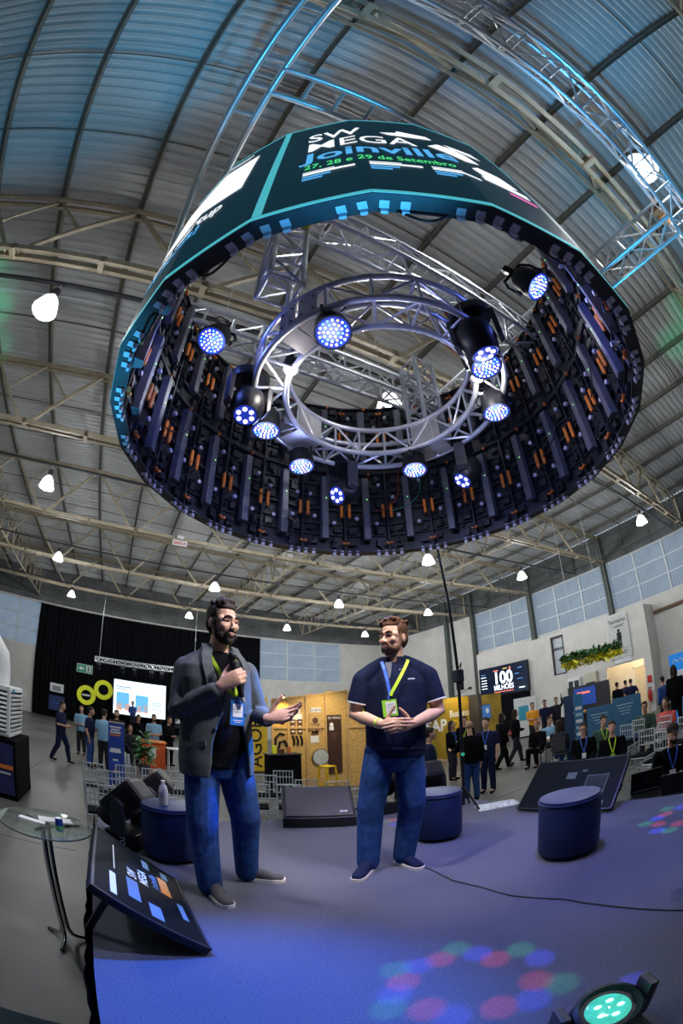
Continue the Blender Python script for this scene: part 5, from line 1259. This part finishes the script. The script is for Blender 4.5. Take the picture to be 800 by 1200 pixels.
for x, y, lab in ((9.0, 4.05, 'silver chair behind the seated trio at right'), (7.75, 3.10, 'silver chair right of the seated trio'), (8.2, 2.90, 'silver chair before the woman in red'), (8.3, 2.45, 'silver chair at the right picture edge'), (9.5, 4.0, 'silver chair under the man in the green jacket'), (7.1, 2.55, 'silver chair behind the man with the cap'), (9.15, 3.2, 'silver chair under the woman in red')):
    chair(x, y, -pi / 2 - .2 + random.uniform(-.2, .2), lab, GR)
t = thing('blue_bag', 'blue and white bag standing on a silver chair', 'bag', (2.72, 6.60, .495)); MB().box((0, 0, .13), (.30, .16, .26)).build('body', mat('bag_blue', (.05, .13, .45), .6), t, bevel=.03); MB().box((0, 0, .28), (.31, .17, .07)).build('flap', M_wht, t, bevel=.02); MB().path([(-.08, 0, .3), (-.05, 0, .38), (.05, 0, .38), (.08, 0, .3)], .008, 6).build('strap', M_wht, t)

# ------------------------------------------------------------------ yellow banner and timber booth
M_ban = mat('banner_yellow', (.62, .42, .02), .6, var=.08)
t = thing('yellow_banner', 'upright yellow banner with black vertical lettering', 'banner', (4.5, 13.8, 0)); MB().box((0, 0, 1.32), (.80, .05, 2.6)).build('panel', M_ban, t); MB().box((0, 0, .02), (.9, .5, .04)).build('foot', M_blk, t)
text('AGORA', .62, M_blk, t, (.20, -.03, 1.25), (pi / 2, -pi / 2, 0), .01)
M_osb = mat('osb_board', (.62, .40, .13), .75, var=.38, scale=28, stretch=(1, 1, .45))
M_stud = mat('pine_stud', (.58, .38, .16), .7, var=.15, scale=5)
t = thing('timber_booth', 'booth of OSB boards and pine studs with stickers', 'booth', (0, 10.2, .776)); t.scale = (.6375,) * 3
xs_ = [5.9, 6.55, 7.33, 8.2, 9.2]; tops = [2.6, 2.7, 2.82, 2.92, 3.05]
for i in range(4):
    a, b2 = xs_[i], xs_[i + 1]
    for j in range(2):
        z0, z1 = (-1.2, 1.48) if j == 0 else (1.50, tops[i + 1] - .03)
        MB().span((a + .01, 0, z0), (b2 - .01, .02, z1)).build('osb_panel', M_osb, t)
    MB().span((a - .045, -.05, -1.21), (a + .045, .0, tops[i] + .02)).build('stud', M_stud, t); MB().span((a, -.045, 1.44), (b2, .0, 1.53)).build('rail', M_stud, t) if i in (0, 1, 2) else None
    MB().bar((a, -.02, tops[i]), (b2, -.02, tops[i + 1]), .09, .06).build('top_rail', M_stud, t)
MB().span((9.15, -.06, -1.21), (9.25, .04, 3.1)).build('stud', M_stud, t)
dv = V((1.45, -.75, 0))
for j in range(2):
    z0, z1 = (-1.2, 1.4) if j == 0 else (1.44, 2.95)
    MB().add([(9.22, 0, z0), (9.22 + dv.x, dv.y, z0), (9.22 + dv.x, dv.y, z1), (9.22, 0, z1), (9.22, .03, z0), (9.22 + dv.x, dv.y + .03, z0), (9.22 + dv.x, dv.y + .03, z1), (9.22, .03, z1)], [(0, 1, 2, 3), (7, 6, 5, 4), (0, 4, 5, 1), (2, 6, 7, 3), (1, 5, 6, 2), (0, 3, 7, 4)]).build('osb_panel', M_osb, t)
MB().bar((9.22, -.03, 1.42), (9.22 + dv.x, dv.y - .03, 1.42), .08, .05).build('rail', M_stud, t); MB().bar((9.22, -.03, 2.95), (9.22 + dv.x, dv.y - .03, 2.95), .08, .05).build('top_rail', M_stud, t); MB().bar((9.22 + dv.x, dv.y, -1.2), (9.22 + dv.x, dv.y, 3), .09).build('stud', M_stud, t)
def stick(poly_or_box, m, name='sticker'): MB().box(*poly_or_box).build(name, m, t)
M_dkbr = mat('sticker_brown', (.12, .05, .02), .6)
for x, z, w, hh, m in ((6.95, 2.25, .22, .34, M_card), (6.95, 1.93, .4, .26, M_card), (7.75, 2.22, .46, .2, M_card), (7.7, 1.25, .3, .2, M_dkbr), (7.68, .98, .36, .3, M_card), (7.72, 2.0, .5, .04, M_stud)): stick(((x, -.012, z), (w, .02, hh)), m)
for x in (6.75, 7.05):
    stick(((x, -.012, 1.52), (.2, .02, .62)), M_dkbr)
    for k in range(3): stick(((x, -.024, 1.33 + .2 * k), (.12, .006, .06)), M_card)
for x in (6.72, 6.88, 7.06): MB().path([(x, -.02, 1.15), (x + .07, -.02, .95), (x + .06, -.02, .75)], .045, 6).build('sticker', M_blk, t)
MB().path([(6.0, -.02, .75), (6.02, -.02, 1.05), (6.2, -.02, 1.25), (6.4, -.02, 1.2)], .05, 6).build('sticker', M_blk, t); MB().path([(6.12, -.02, .55), (6.2, -.02, .9), (6.38, -.02, .95), (6.5, -.02, .7)], .05, 6).build('sticker', M_blk, t)
MB().ell((6.3, -.015, 1.72), (.13, .015, .1)).build('sticker', M_blk, t)
for x, z, r in ((9.75, 2.15, .3), (9.9, 1.85, .25)): MB().ell((x, -.32, z), (.2, .02, .07), R=rotm(ry=-r)).build('sticker', M_yel, t)
MB().box((7.72, -.012, 1.55), (.5, .02, .62)).build('sticker', M_stud, t)
text('SAIDA', .16, M_dkbr, t, (7.75, -.03, 2.17), FX, .01); text('TOP', .2, M_dkbr, t, (7.72, -.03, 1.50), FX, .02); text('SECRET', .2, M_dkbr, t, (7.72, -.03, 1.30), FX, .02); MB().ell((7.72, -.025, 1.78), (.13, .012, .13)).build('sticker', M_dkbr, t)
o = MB().span((8.22, -.07, -.55), (8.88, -.05, 2.0)).build('brown_banner', mat('banner_brown', (.055, .022, .012), .6), t); text('EU VENCI', .135, M_card, t, (8.55, -.075, 1.83), FX, .012)
MB().box((8.42, -.078, 1.42), (.2, .006, .16)).build('banner_icon', M_card, t); MB().ell((8.42, -.078, 1.58), (.09, .006, .09)).build('banner_icon', M_card, t)
for k in range(4): MB().box((8.52, -.078, 1.2 - .08 * k), (.3 - .05 * k, .004, .014)).build('banner_print', mat('print_tan', (.25, .15, .1), .6), t)
MB().lathe([(0, -.02), (.34, -.02), (.35, 0), (.34, .02), (0, .02)], n=30, R=rotm(rx=pi / 2), c=(7.9, -.06, .20)).build('round_plate', mat('pale_board', (.5, .55, .55), .4), t, smooth=True)
MB().path([(7.9 + .355 * cos(2 * pi * k / 30), -.06, .20 + .355 * sin(2 * pi * k / 30)) for k in range(30)], .02, 6, closed=True).build('plate_rim', M_blk, t, smooth=True)
t = thing('black_counter', 'black cloth counter before the timber booth', 'counter', (3.78, 9.6, 0)); MB().box((0, 0, .54), (.78, .4, 1.08)).build('cloth', M_black, t, bevel=.03); MB().box((0, 0, 1.095), (.82, .44, .03)).build('top', M_blk2, t)
for i, (x, w, h_, m) in enumerate(((-.22, .08, .2, M_yel), (-.05, .14, .11, M_dkbr), (.15, .07, .16, M_org))): tag(MB().box((3.78 + x, 9.56, 1.112 + h_ / 2), (w, .08, h_)).build('display_box', m, bevel=.01), ('yellow box on the black counter', 'brown box in the middle of the black counter', 'orange box at the right of the black counter')[i], 'box', 'boxes on the black counter')
# warm display lamps of the booth
t = thing('booth_lamp', 'small warm display lamp over the left of the timber booth', 'lamp', (3.95, 9.92, 2.50)); MB().lathe([(0, .08), (.035, .08), (.05, 0), (.04, 0), (0, .015)], n=14, R=rotm(rx=-.4)).build('shade', M_blk, t, smooth=True); MB().ell((0, .0, .0), (.03, .03, .015)).build('bulb', emat('warm_bulb', (1, .66, .2), 14), t); MB().bar((0, .015, .06), (0, .27, .0), .018).build('arm', M_blk, t)
spot('booth_beam', (3.95, 9.88, 2.46), (4.1, 10.2, 1.7), 40, (1, .68, .22), 110, .8)
spot('booth_beam', (5.1, 9.2, 2.7), (5.1, 10.2, 1.7), 60, (1, .80, .5), 120, .9)
t = thing('yellow_stool', 'yellow metal stool in front of the timber booth', 'stool', (4.85, 9.45, 0), .3); M_ys = mat('stool_yellow', (.75, .50, .01), .4, var=.05)
MB().box((0, 0, .745), (.30, .30, .03)).build('seat', M_ys, t, bevel=.012)
for x in (-1, 1):
    for y in (-1, 1): MB().bar((x * .13, y * .13, .74), (x * .19, y * .19, 0), .045, .03).build('leg', M_ys, t)
for a, b2 in (((-1, -1), (1, -1)), ((1, -1), (1, 1)), ((1, 1), (-1, 1)), ((-1, 1), (-1, -1))): MB().bar((a[0] * .17, a[1] * .17, .26), (b2[0] * .17, b2[1] * .17, .26), .025).build('rung', M_ys, t)
# ------------------------------------------------------------------ right: gold stand, big display
M_gold = mat('gold_panel', (.42, .28, .03), .45, metal=.3, var=.35, scale=1.5)
t = thing('gold_stand', 'gold exhibition stand wall with white and yellow lettering', 'stand', (0, 12.0, 0))
MB().span((9.3, 0, 0), (12.3, .1, 2.38)).build('wall_panel', M_gold, t); MB().span((12.5, .2, 0), (14.5, .3, 2.35)).build('wall_panel', M_gold, t); MB().span((12.3, -.5, 0), (12.5, .3, 2.4)).build('edge_post', M_blk2, t)
text('SAP', .62, M_card, t, (10.55, -.01, 1.15), FX, .03); text('Business', .38, M_card, t, (11.75, -.01, 1.62), FX, .012, sx=.8); text('One', .44, mat('letter_yellow', (.75, .5, .02), .5), t, (11.72, -.01, 1.18), FX, .02)
o = MB().box((13.3, .17, 1.62), (.85, .05, .62)).build('stand_screen', M_blk, t); MB().box((13.3, .14, 1.62), (.8, .01, .57)).build('screen_picture', emat('stand_blue', (.03, .10, .28), .8), o); MB().box((13.0, .13, 1.62), (.15, .006, .4)).build('screen_white', E_w, o); MB().ell((13.5, .13, 1.66), (.1, .006, .12)).build('screen_white', E_w, o)
t = thing('stand_lamp', 'small warm lamp lighting the gold stand', 'lamp', (11.6, 11.2, 2.6)); MB().lathe([(0, .1), (.05, .1), (.07, 0), (0, .02)], n=12).build('shade', M_blk, t); MB().bar((0, 0, .08), (0, .82, -.2), .02).build('arm', M_blk, t)
spot('stand_beam', (11.6, 11.2, 2.55), (11.8, 12, 1.6), 60, (1, .8, .4), 130, .8)
t = thing('led_display', 'large display reading 100 milhões on the right block', 'screen', (18.86, 15.55, 3.12))
MB().box((0, 0, 0), (.12, 3.55, 1.66)).build('case', M_blk, t); MB().box((-.062, 0, 0), (.006, 3.48, 1.6)).build('screen', mat('display_dark', (.004, .006, .012), .2, emit=(.006, .012, .03), es=1), t)
E_p = emat('disp_white', (.8, .85, .95), 1.5); E_r = emat('disp_red', (.8, .18, .12), 1.0); E_bl = emat('disp_blue', (.1, .3, .7), 1.0)
text('100', .95, E_p, t, (-.07, .0, -.18), FXR, .03); text('MILHÕES', .40, E_p, t, (-.07, -.02, -.54), FXR, .02, sx=.9)
for y, z, w, hh, m in ((0, -.66, 1.4, .05, E_r), (.5, .58, .35, .06, E_r), (-.55, .5, .1, .35, E_r), (-.2, .62, .3, .05, emat('disp_yellow', (.8, .6, .1), .8)), (1.45, .45, .3, .03, E_bl), (1.45, .3, .4, .04, E_p), (1.42, .12, .42, .04, E_p), (1.42, -.04, .42, .04, E_p), (1.42, -.2, .42, .04, E_p), (1.42, -.36, .42, .04, E_p), (-1.25, .5, .3, .04, E_bl), (-1.2, -.1, .4, .03, E_bl), (-1.3, -.6, .4, .06, E_p), (-1.0, .2, .3, .03, E_bl)): MB().box((-.066, y, z), (.004, w, hh)).build('screen_print', m, t)
t = thing('black_backdrop', 'black panel standing under the big display', 'panel', (18.7, 15.2, 0)); MB().box((0, 0, 1.12), (.1, 3.0, 2.24)).build('panel', M_black, t); MB().box((0, 0, .03), (.5, 3.0, .06)).build('base', M_blk, t)
t = thing('white_poster_stand', 'pale blue and white poster stand beneath the big display', 'poster', (16.6, 12.5, 0), -.6); MB().box((0, 0, 1.0), (1.1, .05, 1.9)).build('sheet', M_wht, t); MB().box((-.1, -.03, 1.2), (.5, .01, .7)).build('print', mat('poster_teal', (.05, .35, .5), .5), t); MB().box((0, 0, .03), (1.1, .4, .06)).build('base', M_blk, t)
# restroom sign
t = thing('restroom_sign', 'grey restroom sign with a black man pictogram on the block', 'sign', (18.95, 8.22, 3.8)); M_sg = mat('sign_grey', (.55, .56, .55), .6)
MB().box((0, 0, 0), (.06, 1.12, 2.02)).build('board', M_sg, t); text('Sanitário', .26, M_blk, t, (-.035, 0, .66), FXR, .012)
f = MB().ell((-.035, 0, .28), (.01, .075, .075)).box((-.035, 0, .02), (.012, .24, .36)).box((-.035, .055, -.32), (.012, .09, .42)).box((-.035, -.055, -.32), (.012, .09, .42)); f.build('pictogram', M_blk, t)
for z, w in ((.52, .6), (.46, .5), (-.68, .5), (-.75, .62), (-.82, .4)): MB().box((-.034, -.05, z), (.006, w, .03)).build('sign_print', M_blk2, t)
MB().box((-.034, 0, -.58), (.006, 1.08, .012)).build('sign_line', M_blk2, t)
tag(MB().box((18.97, 8.2, 2.68), (.04, .9, .22)).build('door_sign', M_wht), 'small white sign above the lit doorway', 'sign')
t = thing('split_air_unit', 'white boxy air unit hung on the block wall left of the doorway', 'air unit', (18.85, 10.95, 2.12)); MB().box((0, 0, 0), (.28, .72, .6)).build('case', M_wht, t, bevel=.02)
for y in (-.17, .17): MB().box((-.145, y, -.02), (.02, .26, .36)).build('grille', M_blk2, t)
t = thing('air_curtain', 'cream air unit beside the boxy one on the block wall', 'air unit', (18.85, 9.98, 2.2)); MB().box((0, 0, 0), (.28, .66, .66)).build('case', mat('cream_plastic', (.55, .54, .42), .5), t, bevel=.06); MB().box((-.145, 0, -.2), (.02, .5, .08)).build('vent', M_blk2, t)
t = thing('fire_extinguisher', 'red fire extinguisher at the corner of the block', 'extinguisher', (18.86, 6.95, .5)); MB().lathe([(0, 0), (.09, 0), (.09, .45), (.04, .55), (0, .56)], n=14).build('cylinder', mat('fire_red', (.5, .02, .015), .35), t, smooth=True); MB().box((0, 0, .6), (.05, .12, .06)).build('valve', M_blk, t); MB().path([(0, .06, .58), (-.02, .12, .4), (-.02, .1, .15)], .012, 6).build('hose', M_blk, t)
tag(MB().box((18.97, 6.95, 1.5), (.03, .22, .3)).build('warning_plate', mat('fire_red', (.5, .02, .015))), 'small red plate above the fire extinguisher', 'sign')
# hanging garland
t = thing('hanging_garland', 'hanging bar of green foliage and yellow flowers', 'garland', (11.6, 6.05, 2.85), atan2(-1.57, .83)); rnd = random.Random(11)
L_ = 1.85
MB().tube((-L_ / 2, 0, .05), (L_ / 2, 0, .05), .03, 8).build('bar', M_col, t)
for nm, mm, z0, k in (('foliage', M_leaf, .10, 420), ('flowers', mat('yellow_petals', (.85, .74, .03), .6, var=.25), -.10, 420)):
    b = MB()
    for i in range(k):
        x = rnd.uniform(-L_ / 2, L_ / 2); c = V((x, rnd.gauss(0, .09), z0 + rnd.gauss(0, .06))); R = rotm(rnd.uniform(-1, 1), rnd.uniform(-1, 1), rnd.uniform(0, 6)); s_ = rnd.uniform(.07, .13)
        b.add([c + R @ V(v) * s_ for v in ((0, 0, 0), (.5, .6, .1), (0, 1.6, -.1), (-.5, .6, .1))], [(0, 1, 2), (0, 2, 3)])
    b.build(nm, mm, t)['kind'] = 'stuff'
for x in (-.5, .5): MB().tube((x, 0, .08), (x * .9, 0, 6.7), .005, 5).build('wire', M_alu, t)
# totem, food stand, partitions, banner
t = thing('blue_totem', 'dark blue two-sided totem in front of the seated visitors', 'banner', (10.3, 6.1, 0), radians(-58)); MB().box((-.14, 0, .92), (.26, .08, 1.84)).build('dark_panel', mat('totem_navy', (.012, .04, .10), .5), t); MB().box((.13, -.02, .92), (.26, .06, 1.84)).build('light_panel', mat('totem_mid', (.03, .15, .32), .5), t)
for k in range(6): MB().box((.13, -.055, 1.45 - .18 * k), (.18, .006, .09)).build('print', M_wht if k % 2 == 0 else mat('print_pale', (.35, .5, .6), .5), t)
MB().box((0, 0, .02), (.6, .4, .04)).build('foot', M_blk, t)
t = thing('food_stand', 'dark food stand with blue lit panel left of the doorway', 'stand', (15.2, 8.35, 0), radians(-90)); MB().box((0, .2, 1.0), (1.9, .1, 2.0)).build('back_panel', M_blk2, t); MB().box((-.15, .13, 1.55), (1.0, .03, .7)).build('blue_panel', emat('food_blue', (.01, .04, .22), .8), t); MB().box((-.2, .11, 1.7), (.6, .01, .08)).build('print', E_r, t); MB().box((0, -.3, .45), (1.9, .5, .9)).build('counter', M_blk, t)
plant('green_plant', 'low yellow-green plant by the food stand', (10.9, 5.6, 0), .75, 30, 8, .9)
rnd = random.Random(4)
for i in range(8): tag(MB().ell((14.88 + rnd.uniform(-.1, .1), 7.6 + .22 * i, .97), (.09, .09, .075), 10, 7).build('fruit', mat('fruit_%d' % (i % 2), ((.6, .42, .03), (.6, .25, .03))[i % 2], .5)), '%s fruit on the food stand counter' % ('yellow', 'orange')[i % 2], 'fruit', '%s fruit on the food stand' % ('yellow', 'orange')[i % 2])
M_part = mat('partition_blue', (.03, .12, .24), .55, var=.1)
for i, (x, y, w, r, lab) in enumerate(((10.5, 5.35, .85, -80, 'blue exhibition partition panel left of its pair'), (10.45, 4.55, .8, -84, 'taller blue exhibition partition panel right of its pair'))):
    t = thing('blue_partition', lab, 'partition', (x, y, 0), radians(r), 'blue partitions'); hh = 1.38 if i == 0 else 1.5
    MB().box((0, 0, hh / 2 + .05), (w, .04, hh - .1)).build('panel', M_part, t); MB().box((0, 0, .03), (w * .8, .4, .05)).build('foot', M_blk, t)
    for k in range(4): MB().box((-.05, -.023, hh - .2 - .08 * k), (w * (.6 - .1 * k), .004, .02)).build('print', mat('print_pale', (.35, .5, .6), .5), t)
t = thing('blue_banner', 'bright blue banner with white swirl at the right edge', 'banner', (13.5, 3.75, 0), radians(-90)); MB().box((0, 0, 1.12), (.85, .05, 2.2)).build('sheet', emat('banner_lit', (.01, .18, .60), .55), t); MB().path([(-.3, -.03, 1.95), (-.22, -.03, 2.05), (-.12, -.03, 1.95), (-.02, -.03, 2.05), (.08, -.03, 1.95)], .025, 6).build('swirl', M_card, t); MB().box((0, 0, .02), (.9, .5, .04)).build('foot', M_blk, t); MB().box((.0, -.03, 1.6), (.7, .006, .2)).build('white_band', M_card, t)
# control desk at the right of the stage
t = thing('control_desk', 'black clothed control desk right of the stage', 'table', (4.05, 1.35, 0)); MB().span((-.42, -.95, 0), (.45, .6, .80)).build('cloth', M_black, t, bevel=.02); MB().span((-.45, -.98, .80), (.48, .63, .83)).build('top', M_blk, t)
def laptop(label, loc, rz, m):
    t = thing('laptop', label, 'laptop', loc, rz, 'laptops'); MB().box((0, -.11, .01), (.34, .24, .02)).build('keyboard_base', m, t, bevel=.004); MB().box((0, .02, .125), (.34, .012, .23), rotm(rx=-.18)).build('lid', m, t, bevel=.004); MB().lathe([(0, -.002), (.022, -.002), (.022, .002), (0, .002)], (0, .033, .13), 12, rotm(rx=pi / 2 - .18)).build('lid_emblem', M_blk2, t); MB().tube((-.13, .01, .018), (.13, .01, .018), .008, 6).build('hinge', M_blk2, t)
laptop('grey laptop with open lid on the control desk, nearest the stage edge', (3.92, 1.18, .83), radians(105), mat('laptop_grey', (.06, .065, .075), .4, metal=.4)); laptop('black laptop with open lid behind the grey one', (4.18, 1.62, .83), radians(120), M_blk)
t = thing('open_booklet', 'open printed booklet lying at the right stage edge', 'booklet', (3.28, 2.86, 1.002), radians(-35)); MB().box((-.1, 0, .004), (.2, .26, .008)).build('page', mat('page_print', (.45, .5, .52), .6, var=.5, scale=20), t); MB().box((.1, 0, .004), (.2, .26, .008)).build('page', mat('page_print', (.45, .5, .52)), t); MB().box((0, 0, .002), (.41, .27, .003)).build('cover', M_card, t)
# red letter sign hung on the third truss
t = thing('hanging_sign', 'small hanging sign with red SAIDA lettering', 'sign', (1.62, 13.95, 7.62)); MB().box((0, 0, 0), (.52, .03, .2)).build('board', M_wht, t); text('SAIDA', .16, mat('sign_red', (.6, .03, .03), .5), t, (0, -.02, -.055), FX, .02); MB().box((0, 0, .2), (.24, .12, .1)).build('lamp_box', M_wht, t)
for x in (-.2, .2): MB().tube((x, 0, .1), (x, .1, .3), .008, 5).build('hanger', M_alu, t)

# ------------------------------------------------------------------ visitors
fc = FC
human('man in navy walking past the draped box at far left', (-1.62, 12.4), radians(70), 'walk', 'navy', 'navy', arms='front')
human('person in light blue top standing behind the walking man', (-1.22, 14.6), radians(-10), 'stand', 'lblue', 'dark', arms='front', h=1.66)
human('man in navy polo beside the blue totem, hands in front', (-.78, 12.5), radians(75), 'stand', 'navy', 'blue', arms=('down', 'front'))
human('man in light blue shirt seen from behind beside the totem', (-.38, 12.4), radians(160), 'stand', 'lblue', 'dark', arms='front')
human('bearded person half hidden behind the blue totem', (-.02, 13.6), radians(0), 'stand', 'dark', 'dark', beard=True)
human('woman with long hair seated right of the totem', (.42, 14.2), radians(20), 'sit', 'dark', 'dark', 'long', arms='lap')
human('dark-clothed visitor standing behind the potted plant', (.75, 15.4), radians(30), 'stand', 'black', 'dark', h=1.62)
human('bearded man in light blue shirt behind the orange counter', (1.22, 14.4), fc(1.22, 14.4), 'stand', 'lblue', 'dark', arms='front', beard=True)
human('visitor in black standing at the small white table', (1.75, 14.6), radians(40), 'stand', 'black', 'black', arms='front', h=1.70)
human('presenter in blue in front of the projection screen', (.9, 25.6), radians(-30), 'stand', 'blue', 'dark', z0=.3, arms=('front', 'out'), vox=.02)
human('man in dark blazer and lime shirt behind the middle pouf', (5.1, 6.0), radians(60), 'stand', 'navy', 'dark', lany='lime', skin=M_skin2, arms=('down', 'front'))
human('bald man in black seen from behind beside the mast', (6.35, 6.22), radians(150), 'stand', 'black', 'jean', bald=True, arms=('down', 'out'))
human('young man in dark blue polo listening to the bald man', (7.05, 6.4), fc(7.05, 6.4) + radians(-20), 'stand', 'navy', 'navy', lany='blue', arms='down', skin=M_skin, vox=.012)
human('woman in black with white badge before the gold stand', (8.0, 8.5), radians(20), 'stand', 'black', 'dark', 'long', arms='front', lany='blue', h=1.66)
human('man in black before the gold stand lettering', (8.6, 8.6), radians(-60), 'stand', 'black', 'dark', arms='down', lany='lime')
human('woman in black walking with a red bottle', (9.6, 8.1), radians(75), 'walk', 'black', 'black', 'long', arms=('down', 'front'), h=1.66)
human('woman in black walking beside the other, right one', (10.4, 8.25), radians(65), 'walk', 'black', 'dark', 'long', arms='front', h=1.68)
human('man in orange shirt standing below the big display', (13.6, 9.9), radians(-30), 'stand', 'orange', 'dark', arms='front', vox=.02)
human('man in navy standing right of the orange shirt', (14.3, 9.8), radians(-70), 'stand', 'navy', 'dark', arms='down', vox=.02)
human('visitor in black standing left below the big display', (14.4, 12.6), radians(10), 'stand', 'black', 'dark', arms='front', vox=.02)
human('visitor raising an arm beside the navy man', (15.0, 9.7), radians(-40), 'stand', 'dark', 'dark', arms=('down', 'raise'), vox=.02)
human('ginger-haired visitor in black seated at the white table', (9.98, 7.15), radians(-80), 'sit', 'black', 'black', hm=mat('ginger_hair', (.30, .10, .03), .5), arms='lap')
human('visitor in light blue seated behind the white table', (10.9, 7.35), radians(-20), 'sit', 'lblue', 'dark', arms='lap')
human('long-haired visitor in dark clothes seated right at the white table', (9.3, 5.98), radians(100), 'sit', 'dark', 'jean', 'long', arms='lap')
human('man with glasses and badge seated, left of the trio', (7.75, 4.40), fc(7.75, 4.40), 'sit', 'black', 'dark', lany='blue', glasses=True, arms='lap', skin=M_skin)
human('man in dark green seated in the middle of the trio', (8.75, 4.45), fc(8.7, 4.4) + .3, 'sit', 'green', 'dark', arms='lap', lean=.1, skin=M_skin, lany='lime')
human('young person in black hoodie seated, right of the trio', (7.3, 3.52), fc(7.2, 3.45), 'sit', 'black', 'black', lany='lime', arms='lap', skin=M_skin)
human('man with dark cap looking down behind the laptops', (5.6, 1.82), fc(5.6, 1.8) + .25, 'sit', 'black', 'dark', 'cap', arms='front', lany='blue', lean=.22, beard=True, vox=.011, skin=M_skin)
human('man in green jacket seated at the right', (9.95, 3.85), fc(10, 3.8), 'sit', 'green', 'dark', arms='lap', glasses=True)
human('woman in red top seated at the right edge', (9.55, 3.15), fc(9.5, 3.1) - .5, 'sit', 'red', 'dark', 'long', arms='lap')
human('person in black standing before the blue banner', (12.6, 3.8), radians(120), 'stand', 'black', 'black', 'long', h=1.9, vox=.02)
human('person in blue standing behind the one in black at right', (13.2, 4.4), radians(150), 'stand', 'blue', 'dark', vox=.02, h=1.65)
for i, (x, y, tp, r, lab) in enumerate(((17.4, 8.75, 'grey', 160, 'man in grey left before the lit doorway'), (18.2, 8.35, 'black', 170, 'man in black in the middle of the doorway'), (18.3, 7.95, 'dark', 190, 'person in dark clothes right in the doorway'), (18.0, 7.55, 'navy', 200, 'man in navy with arm on hip at the doorway'), (17.2, 9.3, 'brown', 60, 'person in brown standing by the food stand'))):
    human(lab, (x, y), radians(r - 90), 'stand', tp, 'dark', arms='hip' if i == 3 else 'down', vox=.022)
t = thing('visitor_table', 'white table among the seated visitors', 'table', (10.45, 6.75, 0)); MB().box((0, 0, .73), (.8, .8, .03)).build('top', M_wht, t, bevel=.01); MB().tube((0, 0, 0), (0, 0, .72), .03, 10).build('stem', M_alu, t); MB().lathe([(0, 0), (.25, 0), (.25, .02), (0, .02)], n=16).build('base', M_alu, t)
def plain_seat(x, y, rz, label):
    t = thing('plain_seat', label, 'chair', (x, y, 0), rz, 'dark seats'); MB().box((0, 0, .425), (.4, .4, .04)).build('seat', M_blk2, t, bevel=.01); MB().box((0, .2, .68), (.4, .03, .36)).build('backrest', M_blk2, t, bevel=.01)
    for a in (-.17, .17):
        for b2 in (-.17, .19): MB().tube((a, b2, 0), (a, b2, .86 if b2 > 0 else .41), .012, 6).build('leg', M_blk, t)
for x, y, r, lab in ((.42, 14.28, 20, 'dark seat under the woman right of the totem'), (9.93, 7.14, -80, 'dark seat under the ginger-haired visitor'), (10.92, 7.42, -20, 'dark seat under the visitor in light blue'), (9.35, 5.97, 100, 'dark seat under the long-haired visitor'), (7.8, 4.44, -60, 'dark seat under the man with glasses of the trio'), (8.8, 4.5, -45, 'dark seat under the middle one of the trio'), (7.36, 3.55, -64, 'dark seat under the person in the hoodie'), (5.68, 1.84, -58, 'dark seat under the man with the cap')): plain_seat(x, y, radians(r), lab)
for nm, lab, loc in (('red_bottle', 'red bottle carried by the walking woman', (9.88, 8.05, .92)),): tag(MB().lathe([(0, 0), (.035, 0), (.035, .15), (.015, .19), (0, .2)], n=12).build(nm, mat('fire_red', (.5, .02, .015)), loc=loc), lab, 'bottle')

# coloured lamps that wash the roof: upward beams of the stage heads
for q, e, a in (((-5.6, 5.7, 9.75), 900, 9), ((-5.5, 7.3, 9.75), 1100, 9), ((-5.5, 8.6, 9.75), 900, 8), ((-6.6, 6.8, 9.75), 700, 22)): spot('wash_beam', (.03, 3.2, 1.5), q, e, (.03, 1, .42), a, .8)
for q, e, a in (((9.5, -1.0, 9.4), 1000, 9), ((10.6, -.2, 9.4), 1200, 10)): spot('wash_beam', (3.3, 3.5, 1.6), q, e, (.03, 1, .42), a, .8)
spot('wash_beam', (.03, 3.2, 1.5), (-5.5, -1.0, 9.8), 850, (.04, .55, 1), 60)
spot('wash_beam', (3.3, .6, 1.6), (5.6, -3.5, 9.5), 600, (.04, .55, 1), 52)
spot('wash_beam', (.87, .335, 1.25), (-.50, -.05, 6), 420, (.04, .50, 1), 32)
spot('wash_beam', (3.3, .6, 1.6), (2.6, -1.3, 6), 500, (.04, .45, 1), 36)
finish_fuse()
